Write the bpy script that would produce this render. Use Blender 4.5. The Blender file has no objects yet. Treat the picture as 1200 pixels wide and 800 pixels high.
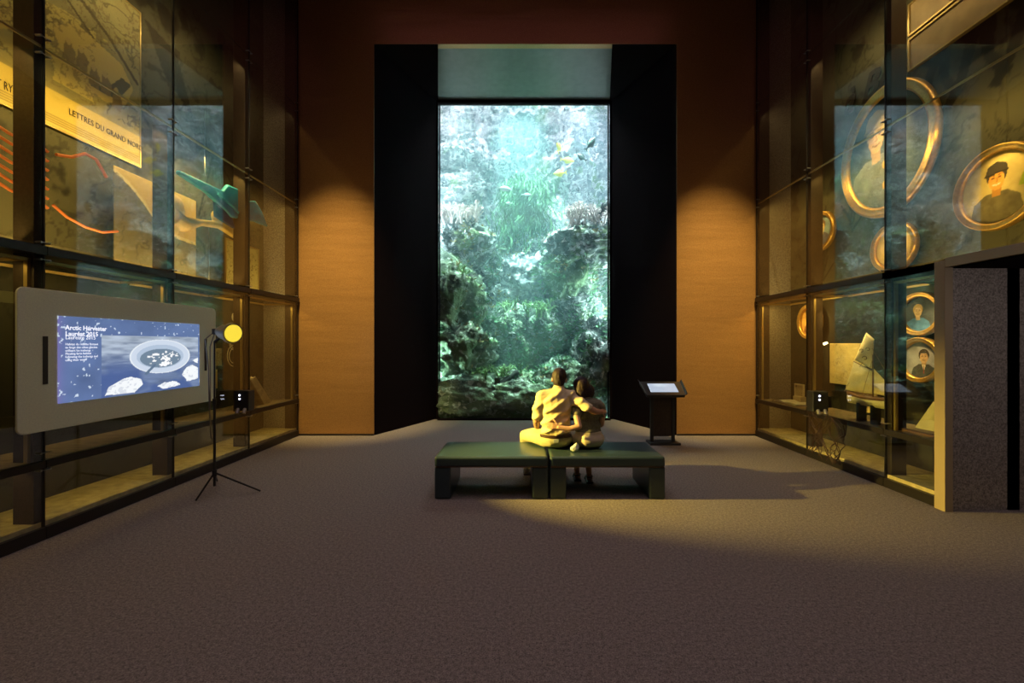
import bpy, bmesh, math, random
import numpy as np
from mathutils import Vector, Matrix

random.seed(7)
PI = math.pi
sc = bpy.context.scene
COL = sc.collection

# ------------------------------------------------------------------ camera, world, big lights, exposure
F = 520.0                       # focal length in pixels of the 1200 px wide frame
CX, CY, EYE = 613.0, 403.0, 1.6
cam_d = bpy.data.cameras.new('camera')
cam_d.sensor_width = 36.0
cam_d.lens = F * 36.0 / 1200.0
cam_d.shift_x = (600 - CX) / 1200.0
cam_d.shift_y = (CY - 400) / 1200.0
cam_d.clip_start = 0.05
cam_d.clip_end = 100
cam = bpy.data.objects.new('camera', cam_d)
cam.location = (0, 0, EYE)
cam.rotation_euler = (PI / 2, 0, 0)
COL.objects.link(cam)
sc.camera = cam

world = bpy.data.worlds.new('world')
sc.world = world
world.use_nodes = True
world.node_tree.nodes['Background'].inputs[0].default_value = (0.05, 0.03, 0.035, 1)
world.node_tree.nodes['Background'].inputs[1].default_value = 0.3

sc.view_settings.view_transform = 'Standard'
sc.view_settings.look = 'None'
sc.view_settings.exposure = 0.0
sc.view_settings.gamma = 1.0
sc.view_settings.use_curve_mapping = False
cy = sc.cycles
cy.max_bounces = 7
cy.diffuse_bounces = 3
cy.glossy_bounces = 4
cy.transmission_bounces = 6
cy.transparent_max_bounces = 24
cy.volume_bounces = 0
cy.sample_clamp_indirect = 3.0
cy.caustics_reflective = False
cy.caustics_refractive = False
cy.use_denoising = True
cy.use_light_tree = True


def area(name, loc, target, sx, sy, power, color, spread=PI):
    d = bpy.data.lights.new(name, 'AREA')
    d.shape = 'RECTANGLE'
    d.size, d.size_y, d.energy, d.color, d.spread = sx, sy, power, color, spread
    o = bpy.data.objects.new(name, d)
    o.location = loc
    o.rotation_euler = (Vector(target) - Vector(loc)).to_track_quat('-Z', 'Y').to_euler()
    COL.objects.link(o)
    return o


def spot(name, loc, target, power, color, angle, blend=0.6, radius=0.05):
    d = bpy.data.lights.new(name, 'SPOT')
    d.energy, d.color, d.spot_size, d.spot_blend, d.shadow_soft_size = power, color, math.radians(angle), blend, radius
    o = bpy.data.objects.new(name, d)
    o.location = loc
    o.rotation_euler = (Vector(target) - Vector(loc)).to_track_quat('-Z', 'Y').to_euler()
    COL.objects.link(o)
    return o


# dim ambient fills added under the room's ceiling, no fixtures known
area('ambient_fill', (0, 2.6, 8.3), (0, 2.6, 0), 4.0, 6.0, 38, (1.0, 0.78, 0.84), math.radians(95))
area('ambient_fill', (0, 3.0, 8.2), (0, 3.0, 0), 6.0, 7.0, 14, (1.0, 0.42, 0.80))
area('ambient_fill', (0, -1.5, 7.5), (0, 4.0, 1.5), 5.0, 1.0, 8, (1.0, 0.66, 0.5))
# lamps over the open top of the aquarium
area('tank_light', (0.2, 11.0, 9.6), (0.2, 11.3, 0), 5.6, 2.6, 780, (0.98, 0.93, 1.0))
spot('tank_spot', (-0.2, 10.2, 9.3), (0.2, 11.6, 1.4), 9500, (0.60, 1.0, 0.86), 34, 0.9, 0.25)
spot('tank_spot', (-1.6, 10.0, 9.3), (-1.5, 10.9, 0.4), 3500, (0.80, 1.0, 0.85), 30, 0.9, 0.25)
spot('tank_spot', (1.6, 10.0, 9.3), (1.3, 10.6, 0.8), 3500, (0.70, 0.93, 1.0), 28, 0.9, 0.25)
spot('tank_spot', (1.9, 10.2, 9.3), (1.3, 11.3, 5.2), 900, (0.95, 0.95, 1.0), 40, 0.9, 0.25)
# fills added out of view behind both window sides to brighten the reef
for lx_ in (-2.75, 2.75):
    area('tank_side_fill', (lx_, 9.85, 1.5), (lx_ * .1, 11.2, 1.2), 0.5, 2.4, 185, (0.70, 1.0, 0.88))
    area('tank_side_fill', (lx_ * .9, 9.74, 1.3), (lx_ * .2, 10.0, 0.2), 0.3, 0.6, 70, (0.60, 1.0, 0.78))
    area('tank_side_fill', (lx_, 9.85, 4.2), (lx_ * .1, 11.6, 4.0), 0.5, 2.0, 105, (0.78, 0.96, 1.0))
area('tank_low_fill', (0.0, 9.72, 6.95), (0.0, 10.15, 0.2), 3.2, 0.12, 280, (0.62, 1.0, 0.80), math.radians(30))  # unseen fill added to brighten the rocks at the tank bottom
area('passage_fill', (4.8, 2.6, 2.30), (4.8, 3.6, 0.8), 0.5, 0.5, 9, (1.0, 0.85, 0.8))  # fill added to lift the speckled doorway panel
# unseen spots added to brighten the two bronze wall panels
WARM = (1.0, 0.56, 0.13)
AMBER = (1.0, 0.66, 0.16)
spot('bronze_fill_spot', (-3.1, 4.2, 8.0), (-3.3, 7.77, 2.1), 4200, (1.0, 0.74, 0.30), 28, 1.0, 0.06)
spot('bronze_fill_spot', (3.1, 4.2, 8.0), (3.4, 7.77, 2.1), 4200, (1.0, 0.74, 0.30), 28, 1.0, 0.06)


# ------------------------------------------------------------------ tagging and mesh helpers
def tag(o, label=None, cat=None, group=None, kind=None):
    if label: o['label'] = label
    if cat: o['category'] = cat
    if group: o['group'] = group
    if kind: o['kind'] = kind
    return o


def empty(name, loc, label=None, cat=None, group=None):
    o = bpy.data.objects.new(name, None)
    o.location = loc
    o.empty_display_size = 0.1
    COL.objects.link(o)
    return tag(o, label, cat, group)


def origin(o):
    v = Vector((0, 0, 0))
    while o is not None:
        v += o.location
        o = o.parent
    return v


def link_mesh(name, me, mat, parent=None, loc=None):
    """me is in world coordinates; the object's origin goes to loc (or the parent's origin)."""
    base = Vector(loc) if loc is not None else (origin(parent) if parent else Vector((0, 0, 0)))
    me.transform(Matrix.Translation(-base))
    if mat is not None and len(me.materials) == 0:
        me.materials.append(mat)
    o = bpy.data.objects.new(name, me)
    COL.objects.link(o)
    if parent:
        o.parent = parent
        o.location = base - origin(parent)
    else:
        o.location = base
    return o


class MB:
    def __init__(self):
        self.v, self.f = [], []

    def add(self, vs, fs):
        n = len(self.v)
        self.v += [tuple(p) for p in vs]
        self.f += [tuple(i + n for i in f) for f in fs]
        return self

    def box(self, a, b):
        x0, x1 = sorted((a[0], b[0])); y0, y1 = sorted((a[1], b[1])); z0, z1 = sorted((a[2], b[2]))
        return self.add([(x0, y0, z0), (x1, y0, z0), (x1, y1, z0), (x0, y1, z0), (x0, y0, z1), (x1, y0, z1), (x1, y1, z1), (x0, y1, z1)],
                        [(0, 3, 2, 1), (4, 5, 6, 7), (0, 1, 5, 4), (1, 2, 6, 5), (2, 3, 7, 6), (3, 0, 4, 7)])

    def frust(self, p0, p1, r0, r1, n=12, caps=True):
        p0, p1 = Vector(p0), Vector(p1)
        d = (p1 - p0).normalized()
        a = d.orthogonal().normalized(); b = d.cross(a)
        vs = []
        for p, r in ((p0, r0), (p1, r1)):
            for i in range(n):
                t = 2 * PI * i / n
                vs.append(p + (a * math.cos(t) + b * math.sin(t)) * r)
        fs = [(i, (i + 1) % n, n + (i + 1) % n, n + i) for i in range(n)]
        if caps:
            fs += [tuple(range(n - 1, -1, -1)), tuple(range(n, 2 * n))]
        return self.add(vs, fs)

    def ell(self, c, r, rot=None, n=16, m=10):
        if not hasattr(r, '__len__'): r = (r, r, r)
        R = rot or Matrix.Identity(3)
        c = Vector(c); vs = [c + R @ Vector((0, 0, r[2]))]
        for j in range(1, m):
            ph = PI * j / m
            for i in range(n):
                t = 2 * PI * i / n
                vs.append(c + R @ Vector((r[0] * math.sin(ph) * math.cos(t), r[1] * math.sin(ph) * math.sin(t), r[2] * math.cos(ph))))
        vs.append(c + R @ Vector((0, 0, -r[2])))
        fs = [(0, 1 + i, 1 + (i + 1) % n) for i in range(n)]
        for j in range(m - 2):
            for i in range(n):
                a = 1 + j * n + i; b = 1 + j * n + (i + 1) % n
                fs.append((a, a + n, b + n, b))
        L = len(vs) - 1; k = 1 + (m - 2) * n
        fs += [(L, k + (i + 1) % n, k + i) for i in range(n)]
        return self.add(vs, fs)

    def cap(self, p0, p1, r0, r1, n=14):
        self.frust(p0, p1, r0, r1, n); self.ell(p0, r0 * 0.999, n=n, m=8); self.ell(p1, r1 * 0.999, n=n, m=8)
        return self

    def chain(self, pts, rs):
        for i in range(len(pts) - 1):
            self.cap(pts[i], pts[i + 1], rs[i], rs[i + 1])
        return self

    def tube(self, pts, rs, n=8):
        pts = [Vector(p) for p in pts]
        if not hasattr(rs, '__len__'): rs = [rs] * len(pts)
        vs, prev = [], None
        for i, p in enumerate(pts):
            d = (pts[min(i + 1, len(pts) - 1)] - pts[max(i - 1, 0)]).normalized()
            a = d.orthogonal().normalized() if prev is None else (prev - d * prev.dot(d)).normalized()
            prev = a; b = d.cross(a)
            for k in range(n):
                t = 2 * PI * k / n
                vs.append(p + (a * math.cos(t) + b * math.sin(t)) * rs[i])
        fs = []
        for i in range(len(pts) - 1):
            for k in range(n):
                fs.append((i * n + k, i * n + (k + 1) % n, (i + 1) * n + (k + 1) % n, (i + 1) * n + k))
        fs += [tuple(range(n - 1, -1, -1)), tuple(range((len(pts) - 1) * n, len(pts) * n))]
        return self.add(vs, fs)

    def prism(self, poly, vec):
        """closed polygon (list of 3-D points) swept along vec"""
        vec = Vector(vec); n = len(poly)
        vs = [Vector(p) for p in poly] + [Vector(p) + vec for p in poly]
        return self.add(vs, [tuple(range(n)), tuple(range(2 * n - 1, n - 1, -1))] + [(i, n + i, n + (i + 1) % n, (i + 1) % n) for i in range(n)])

    def mesh(self, name, smooth=False, fix=True):
        me = bpy.data.meshes.new(name)
        me.from_pydata(self.v, [], self.f)
        if fix:
            bm = bmesh.new(); bm.from_mesh(me)
            bmesh.ops.recalc_face_normals(bm, faces=bm.faces)
            bm.to_mesh(me); bm.free()
        if smooth:
            me.polygons.foreach_set('use_smooth', [True] * len(me.polygons))
        me.update()
        return me

    def build(self, name, mat, parent=None, loc=None, smooth=False, bevel=0.0, segs=2):
        o = link_mesh(name, self.mesh(name, smooth), mat, parent, loc)
        if bevel:
            m = o.modifiers.new('bevel', 'BEVEL'); m.width = bevel; m.segments = segs; m.limit_method = 'ANGLE'
            m.harden_normals = False
        return o


def remeshed(name, mb, voxel, mat, parent, smooth=4, displace=None, loc=None):
    me = mb.mesh(name + '_tmp')
    t = bpy.data.objects.new('tmp', me); COL.objects.link(t)
    m = t.modifiers.new('r', 'REMESH'); m.mode = 'VOXEL'; m.voxel_size = voxel; m.use_smooth_shade = True
    if smooth:
        s = t.modifiers.new('s', 'SMOOTH'); s.iterations = smooth; s.factor = 0.5
    dg = bpy.context.evaluated_depsgraph_get()
    out = bpy.data.meshes.new_from_object(t.evaluated_get(dg))
    bpy.data.objects.remove(t); bpy.data.meshes.remove(me)
    out.name = name
    out.materials.clear()
    if displace:
        n = len(out.vertices)
        co = np.empty(n * 3); out.vertices.foreach_get('co', co); co = co.reshape(-1, 3)
        no = np.empty(n * 3); out.vertices.foreach_get('normal', no); no = no.reshape(-1, 3)
        co = co + no * displace(co, no)[:, None]
        out.vertices.foreach_set('co', co.ravel())
    out.polygons.foreach_set('use_smooth', [True] * len(out.polygons))
    out.update()
    return link_mesh(name, out, mat, parent, loc)


# ------------------------------------------------------------------ numpy noise
def _hash(ix, iy, iz, seed):
    h = (ix * 374761393 + iy * 668265263 + iz * 2147483647 * 3 + seed * 974711) & 0xFFFFFFFF
    h = ((h ^ (h >> 13)) * 1274126177) & 0xFFFFFFFF
    h = ((h ^ (h >> 16)) * 2246822519) & 0xFFFFFFFF
    return ((h ^ (h >> 15)) & 0xFFFFFF) / float(0xFFFFFF)


def noise3(x, y, z=0.0, seed=0):
    x = np.asarray(x, float); y = np.asarray(y, float); z = np.zeros_like(x) + z
    ix, iy, iz = np.floor(x).astype(np.int64), np.floor(y).astype(np.int64), np.floor(z).astype(np.int64)
    fx, fy, fz = x - ix, y - iy, z - iz
    fx, fy, fz = [f * f * (3 - 2 * f) for f in (fx, fy, fz)]
    r = 0
    for dx in (0, 1):
        for dy in (0, 1):
            for dz in (0, 1):
                w = (fx if dx else 1 - fx) * (fy if dy else 1 - fy) * (fz if dz else 1 - fz)
                r = r + w * _hash(ix + dx, iy + dy, iz + dz, seed)
    return r


def fbm(x, y, z=0.0, o=4, seed=0, ridged=False):
    t, a, s = 0, 0.5, 0
    for k in range(o):
        n = noise3(x * 2 ** k, y * 2 ** k, np.asarray(z) * 2 ** k, seed + k * 17)
        if ridged: n = 1 - abs(2 * n - 1)
        t = t + a * n; s += a; a *= 0.5
    return t / s


def sstep(a, b, x):
    t = np.clip((x - a) / (b - a), 0, 1)
    return t * t * (3 - 2 * t)


def mixc(c, d, m):
    m = np.asarray(m)[..., None]
    return c * (1 - m) + np.asarray(d, float) * m


def in_poly(x, y, poly):
    r = np.zeros(x.shape, bool)
    n = len(poly)
    for i in range(n):
        x0, y0 = poly[i]; x1, y1 = poly[(i + 1) % n]
        c = ((y0 > y) != (y1 > y)) & (x < (x1 - x0) * (y - y0) / ((y1 - y0) or 1e-9) + x0)
        r ^= c
    return r


def stroke(x, y, pts, w):
    d = np.full(x.shape, 1e9)
    for (x0, y0), (x1, y1) in zip(pts[:-1], pts[1:]):
        dx, dy = x1 - x0, y1 - y0
        t = np.clip(((x - x0) * dx + (y - y0) * dy) / (dx * dx + dy * dy + 1e-12), 0, 1)
        d = np.minimum(d, np.hypot(x - x0 - t * dx, y - y0 - t * dy))
    return d < w


# ------------------------------------------------------------------ materials
def mat(name, color, rough=0.6, metal=0.0, noise=0.0, scale=30.0, bump=0.0, spec=0.5, emit=None, estr=0.0, stretch=None):
    m = bpy.data.materials.new(name); m.use_nodes = True
    nt = m.node_tree; p = nt.nodes['Principled BSDF']
    p.inputs['Base Color'].default_value = (*color, 1)
    p.inputs['Roughness'].default_value = rough
    p.inputs['Metallic'].default_value = metal
    p.inputs['Specular IOR Level'].default_value = spec
    if emit:
        p.inputs['Emission Color'].default_value = (*emit, 1); p.inputs['Emission Strength'].default_value = estr
    if noise or bump:
        tc = nt.nodes.new('ShaderNodeTexCoord'); mp = nt.nodes.new('ShaderNodeMapping')
        if stretch: mp.inputs['Scale'].default_value = stretch
        tx = nt.nodes.new('ShaderNodeTexNoise'); tx.inputs['Scale'].default_value = scale; tx.inputs['Detail'].default_value = 4
        nt.links.new(tc.outputs['Object'], mp.inputs[0]); nt.links.new(mp.outputs[0], tx.inputs['Vector'])
        if noise:
            r = nt.nodes.new('ShaderNodeValToRGB')
            r.color_ramp.elements[0].position = 0.3; r.color_ramp.elements[1].position = 0.7
            r.color_ramp.elements[0].color = (*[c * (1 - noise) for c in color], 1)
            r.color_ramp.elements[1].color = (*[min(1, c * (1 + noise)) for c in color], 1)
            nt.links.new(tx.outputs['Fac'], r.inputs[0]); nt.links.new(r.outputs[0], p.inputs['Base Color'])
        if bump:
            b = nt.nodes.new('ShaderNodeBump'); b.inputs['Strength'].default_value = bump; b.inputs['Distance'].default_value = 0.02
            nt.links.new(tx.outputs['Fac'], b.inputs['Height']); nt.links.new(b.outputs[0], p.inputs['Normal'])
    return m


def attr_mat(name, rough=0.6, emission=0.0, spec=0.3, bump=0.0):
    m = bpy.data.materials.new(name); m.use_nodes = True
    nt = m.node_tree; p = nt.nodes['Principled BSDF']
    a = nt.nodes.new('ShaderNodeVertexColor'); a.layer_name = 'Col'
    p.inputs['Roughness'].default_value = rough
    p.inputs['Specular IOR Level'].default_value = spec
    if emission:
        p.inputs['Base Color'].default_value = (0.01, 0.01, 0.01, 1)
        nt.links.new(a.outputs[0], p.inputs['Emission Color']); p.inputs['Emission Strength'].default_value = emission
    else:
        nt.links.new(a.outputs[0], p.inputs['Base Color'])
    if bump:
        b = nt.nodes.new('ShaderNodeBump'); b.inputs['Strength'].default_value = bump; b.inputs['Distance'].default_value = 0.01
        nt.links.new(a.outputs[0], b.inputs['Height']); nt.links.new(b.outputs[0], p.inputs['Normal'])
    return m


def glass_mat(name, ior=1.5, tint=(0.95, 0.97, 0.95), boost=1.0):
    m = bpy.data.materials.new(name); m.use_nodes = True
    nt = m.node_tree; nt.nodes.clear()
    out = nt.nodes.new('ShaderNodeOutputMaterial'); mx = nt.nodes.new('ShaderNodeMixShader')
    f0 = ((ior - 1) / (ior + 1)) ** 2 * boost
    fr = nt.nodes.new('ShaderNodeLayerWeight'); fr.inputs[0].default_value = 0.5
    pw = nt.nodes.new('ShaderNodeMath'); pw.operation = 'POWER'; pw.inputs[1].default_value = 5.0
    mu = nt.nodes.new('ShaderNodeMath'); mu.operation = 'MULTIPLY_ADD'; mu.inputs[1].default_value = 1 - f0; mu.inputs[2].default_value = f0; mu.use_clamp = True
    nt.links.new(fr.outputs['Facing'], pw.inputs[0])
    tr = nt.nodes.new('ShaderNodeBsdfTransparent'); tr.inputs[0].default_value = (*tint, 1)
    gl = nt.nodes.new('ShaderNodeBsdfGlossy'); gl.inputs['Roughness'].default_value = 0.02
    nt.links.new(pw.outputs[0], mu.inputs[0]); nt.links.new(mu.outputs[0], mx.inputs[0])
    nt.links.new(tr.outputs[0], mx.inputs[1]); nt.links.new(gl.outputs[0], mx.inputs[2]); nt.links.new(mx.outputs[0], out.inputs[0])
    return m


def carpet_mat():
    m = bpy.data.materials.new('carpet'); m.use_nodes = True
    nt = m.node_tree; p = nt.nodes['Principled BSDF']; p.inputs['Roughness'].default_value = 0.95; p.inputs['Specular IOR Level'].default_value = 0.15
    tc = nt.nodes.new('ShaderNodeTexCoord')
    n1 = nt.nodes.new('ShaderNodeTexNoise'); n1.inputs['Scale'].default_value = 130; n1.inputs['Detail'].default_value = 3
    n2 = nt.nodes.new('ShaderNodeTexNoise'); n2.inputs['Scale'].default_value = 45; n2.inputs['Detail'].default_value = 2
    r = nt.nodes.new('ShaderNodeValToRGB')
    e = r.color_ramp.elements
    e[0].position = 0.32; e[0].color = (0.085, 0.074, 0.072, 1)
    e[1].position = 0.68; e[1].color = (0.40, 0.34, 0.30, 1)
    x = nt.nodes.new('ShaderNodeMath'); x.operation = 'MULTIPLY_ADD'; x.inputs[1].default_value = 0.35
    y = nt.nodes.new('ShaderNodeMath'); y.operation = 'MULTIPLY'; y.inputs[1].default_value = 0.65
    for n in (n1, n2): nt.links.new(tc.outputs['Object'], n.inputs['Vector'])
    nt.links.new(n1.outputs['Fac'], y.inputs[0]); nt.links.new(n2.outputs['Fac'], x.inputs[0]); nt.links.new(y.outputs[0], x.inputs[2])
    nt.links.new(x.outputs[0], r.inputs[0]); nt.links.new(r.outputs[0], p.inputs['Base Color'])
    b = nt.nodes.new('ShaderNodeBump'); b.inputs['Strength'].default_value = 0.6; b.inputs['Distance'].default_value = 0.01
    nt.links.new(n1.outputs['Fac'], b.inputs['Height']); nt.links.new(b.outputs[0], p.inputs['Normal'])
    return m


def bronze_mat():
    m = bpy.data.materials.new('brushed_bronze'); m.use_nodes = True
    nt = m.node_tree; p = nt.nodes['Principled BSDF']
    p.inputs['Metallic'].default_value = 0.5; p.inputs['Roughness'].default_value = 0.34
    tc = nt.nodes.new('ShaderNodeTexCoord'); mp = nt.nodes.new('ShaderNodeMapping'); mp.inputs['Scale'].default_value = (0.5, 0.5, 3.0)
    n = nt.nodes.new('ShaderNodeTexNoise'); n.inputs['Scale'].default_value = 1.6; n.inputs['Detail'].default_value = 2
    n3 = nt.nodes.new('ShaderNodeTexNoise'); n3.inputs['Scale'].default_value = 60; n3.inputs['Detail'].default_value = 3
    r = nt.nodes.new('ShaderNodeValToRGB')
    r.color_ramp.elements[0].position = 0.3; r.color_ramp.elements[0].color = (0.40, 0.20, 0.07, 1)
    r.color_ramp.elements[1].position = 0.7; r.color_ramp.elements[1].color = (0.52, 0.29, 0.10, 1)
    nt.links.new(tc.outputs['Object'], mp.inputs[0]); nt.links.new(mp.outputs[0], n.inputs['Vector']); nt.links.new(tc.outputs['Object'], n3.inputs['Vector'])
    nt.links.new(n3.outputs['Fac'], r.inputs[0]); nt.links.new(r.outputs[0], p.inputs['Base Color'])
    b = nt.nodes.new('ShaderNodeBump'); b.inputs['Strength'].default_value = 0.12; b.inputs['Distance'].default_value = 0.08
    nt.links.new(n.outputs['Fac'], b.inputs['Height']); nt.links.new(b.outputs[0], p.inputs['Normal'])
    return m


def rock_mat(name, dark, mid, pale, algae, pale_amt=0.5, algae_amt=0.5, sc_=1.0):
    m = bpy.data.materials.new(name); m.use_nodes = True
    nt = m.node_tree; p = nt.nodes['Principled BSDF']; p.inputs['Roughness'].default_value = 0.9
    p.inputs['Specular IOR Level'].default_value = 0.1
    tc = nt.nodes.new('ShaderNodeTexCoord')

    def nz(scale, det, dist=0.0):
        n = nt.nodes.new('ShaderNodeTexNoise'); n.inputs['Scale'].default_value = scale * sc_; n.inputs['Detail'].default_value = det
        n.inputs['Distortion'].default_value = dist
        nt.links.new(tc.outputs['Object'], n.inputs['Vector']); return n

    def ramp(a, b, c0, c1, src):
        r = nt.nodes.new('ShaderNodeValToRGB'); e = r.color_ramp.elements
        e[0].position, e[1].position = a, b; e[0].color, e[1].color = c0, c1
        nt.links.new(src, r.inputs[0]); return r

    def mix(f, a, b):
        x = nt.nodes.new('ShaderNodeMix'); x.data_type = 'RGBA'
        nt.links.new(f, x.inputs[0])
        for i, s in ((6, a), (7, b)):
            if isinstance(s, tuple): x.inputs[i].default_value = (*s, 1)
            else: nt.links.new(s, x.inputs[i])
        return x.outputs[2]
    B, W = (0, 0, 0, 1), (1, 1, 1, 1)
    c = ramp(0.35, 0.65, (*dark, 1), (*mid, 1), nz(5, 6).outputs['Fac']).outputs[0]
    c = mix(ramp(0.62 - 0.2 * algae_amt, 0.7 - 0.16 * algae_amt, B, W, nz(1.1, 5, 0.6).outputs['Fac']).outputs[0], c, algae)
    c = mix(ramp(0.66 - 0.16 * pale_amt, 0.71 - 0.16 * pale_amt, B, W, nz(7.0, 9, 1.0).outputs['Fac']).outputs[0], c, pale)
    nt.links.new(c, p.inputs['Base Color'])
    b = nt.nodes.new('ShaderNodeBump'); b.inputs['Strength'].default_value = 0.9; b.inputs['Distance'].default_value = 0.05
    nt.links.new(nz(14, 8).outputs['Fac'], b.inputs['Height']); nt.links.new(b.outputs[0], p.inputs['Normal'])
    return m


M = {}
M['carpet'] = carpet_mat()
M['bronze'] = bronze_mat()
M['black'] = mat('matte_black', (0.009, 0.0055, 0.007), 0.9, spec=0.04, noise=0.2, scale=60)
M['soffit'] = mat('satin_soffit', (0.20, 0.20, 0.18), 0.32, metal=0.3, noise=0.08, scale=8)
M['post'] = mat('dark_bronze_post', (0.055, 0.04, 0.032), 0.45, metal=0.5, noise=0.2, scale=40)
M['rail'] = mat('black_rail', (0.03, 0.025, 0.024), 0.4, metal=0.4)
M['brass'] = mat('brass_edge', (0.55, 0.40, 0.16), 0.35, metal=0.7)
M['steel'] = mat('brushed_steel', (0.32, 0.31, 0.30), 0.35, metal=1.0)
M['wood'] = mat('dark_deck', (0.24, 0.18, 0.10), 0.6, noise=0.35, scale=6, stretch=(1, 6, 1))
M['deck'] = mat('sandy_deck', (0.50, 0.42, 0.22), 0.8, noise=0.25, scale=12)
M['glass'] = glass_mat('case_glass', 1.62, (0.93, 0.95, 0.92), 1.5)
M['acrylic'] = glass_mat('tank_acrylic', 1.33, (0.97, 1.0, 0.99), 0.8)
M['ceiling'] = mat('ceiling_paint', (0.05, 0.035, 0.035), 0.9)
M['kiosk'] = mat('kiosk_paint', (0.86, 0.88, 0.60), 0.5, noise=0.06, scale=80)
M['slot'] = mat('dark_slot', (0.05, 0.05, 0.035), 0.8)
M['screen'] = attr_mat('lit_screen', 0.2, 1.0)
M['paint'] = attr_mat('printed_board', 0.5)
M['mural'] = attr_mat('printed_wall', 0.6)
M['canvas'] = attr_mat('portrait_canvas', 0.8, spec=0.1)
M['gilt'] = mat('gilt', (0.78, 0.47, 0.13), 0.32, metal=0.75, noise=0.15, scale=30, bump=0.2)
M['bench'] = mat('bench_leather', (0.032, 0.056, 0.064), 0.33, noise=0.08, scale=50, bump=0.06)
M['speckle'] = mat('speckled_panel', (0.33, 0.29, 0.26), 0.5, noise=0.55, scale=70, metal=0.2)
M['beige'] = mat('beige_trim', (0.42, 0.33, 0.19), 0.5)
M['skin_m'] = mat('skin_tan', (0.56, 0.30, 0.17), 0.5, noise=0.06, scale=20)
M['skin_w'] = mat('skin_light', (0.62, 0.36, 0.22), 0.5, noise=0.06, scale=20)
M['shirt'] = mat('cream_cotton', (0.80, 0.66, 0.38), 0.8, noise=0.04, scale=40)
M['trousers'] = mat('khaki_cotton', (0.50, 0.46, 0.25), 0.85, noise=0.08, scale=40)
M['belt'] = mat('brown_leather', (0.06, 0.03, 0.02), 0.4)
M['hair'] = mat('dark_hair', (0.022, 0.010, 0.010), 0.65, noise=0.25, scale=60, stretch=(1, 1, 0.15))
M['top'] = mat('olive_knit', (0.20, 0.19, 0.12), 0.85, noise=0.25, scale=60)
M['skirt'] = mat('cream_skirt', (0.72, 0.60, 0.42), 0.85, noise=0.04, scale=30)
M['shoe'] = mat('pale_trainer', (0.55, 0.50, 0.33), 0.6)
M['sole'] = mat('shoe_sole', (0.10, 0.08, 0.06), 0.7)
M['sandal'] = mat('black_sandal', (0.02, 0.018, 0.018), 0.5)
M['cloth'] = mat('white_cloth', (0.75, 0.8, 0.72), 0.8)
M['lampcan'] = mat('grey_lamp_can', (0.30, 0.29, 0.27), 0.4, metal=0.6)
M['lens'] = mat('lit_lens', (0.9, 0.7, 0.1), 0.4, emit=(0.90, 0.70, 0.05), estr=1.0)
M['led'] = mat('white_led', (0.9, 0.9, 1.0), 0.4, emit=(0.75, 0.78, 1.0), estr=5.0)
M['plastic'] = mat('black_plastic', (0.02, 0.02, 0.022), 0.4)


def paint_mesh(me, cols):
    ca = me.color_attributes.new('Col', 'FLOAT_COLOR', 'POINT')
    a = np.ones((len(me.vertices), 4)); a[:, :3] = cols
    ca.data.foreach_set('color', a.ravel())


def grid_mesh(name, P, nx, ny):
    """P: (ny, nx, 3) array"""
    i = np.arange(nx * ny).reshape(ny, nx)
    f = np.stack([i[:-1, :-1], i[:-1, 1:], i[1:, 1:], i[1:, :-1]], -1).reshape(-1, 4)
    me = bpy.data.meshes.new(name)
    me.vertices.add(nx * ny); me.vertices.foreach_set('co', P.reshape(-1))
    me.loops.add(f.size); me.loops.foreach_set('vertex_index', f.ravel())
    me.polygons.add(len(f)); me.polygons.foreach_set('loop_start', np.arange(0, f.size, 4)); me.polygons.foreach_set('loop_total', np.full(len(f), 4))
    me.update(calc_edges=True); me.validate()
    return me


def board(name, frame, w, h, nx, ny, func, material, parent=None, t=0.012, oval=False, loc=None):
    """a printed board: frame = (centre, u-axis, v-axis); the print is func(x, y) over metres from the centre"""
    c, U, V = [np.array(a, float) for a in frame]
    N = np.cross(U, V)
    u, v = np.meshgrid(np.linspace(-1, 1, nx), np.linspace(-1, 1, ny))
    if oval:
        x = u * np.sqrt(1 - v * v / 2) * w / 2; y = v * np.sqrt(1 - u * u / 2) * h / 2
    else:
        x, y = u * w / 2, v * h / 2
    P = c + x[..., None] * U + y[..., None] * V
    me = grid_mesh(name, P, nx, ny)
    paint_mesh(me, np.clip(func(x, y), 0, 4).reshape(-1, 3))
    o = link_mesh(name, me, material, parent, loc)
    s = o.modifiers.new('solid', 'SOLIDIFY'); s.thickness = t; s.offset = -1
    return o


def wall_frame(side, x, y, z):
    """picture plane on a side wall; u runs to the viewer's right"""
    return ((x, y, z), (0, 1, 0) if side < 0 else (0, -1, 0), (0, 0, 1))


def text(name, body, frame, size, material, parent=None, loc=None, align='LEFT', shear=0.0, extrude=0.002, off=0.0, narrow=1.0):
    cu = bpy.data.curves.new('t', 'FONT'); cu.body = body; cu.size = size; cu.extrude = extrude; cu.align_x = align; cu.shear = shear
    cu.offset = off
    cu.resolution_u = 2
    t = bpy.data.objects.new('t', cu); COL.objects.link(t)
    me = bpy.data.meshes.new_from_object(t.evaluated_get(bpy.context.evaluated_depsgraph_get()))
    bpy.data.objects.remove(t); bpy.data.curves.remove(cu)
    c, U, V = [Vector(a) for a in frame]; N = U.cross(V); U = U * narrow
    mt = Matrix(((U.x, V.x, N.x, c.x), (U.y, V.y, N.y, c.y), (U.z, V.z, N.z, c.z), (0, 0, 0, 1)))
    me.transform(mt); me.materials.clear()
    return link_mesh(name, me, material, parent, loc)


def structure(o):
    o['kind'] = 'structure'
    return o


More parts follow.
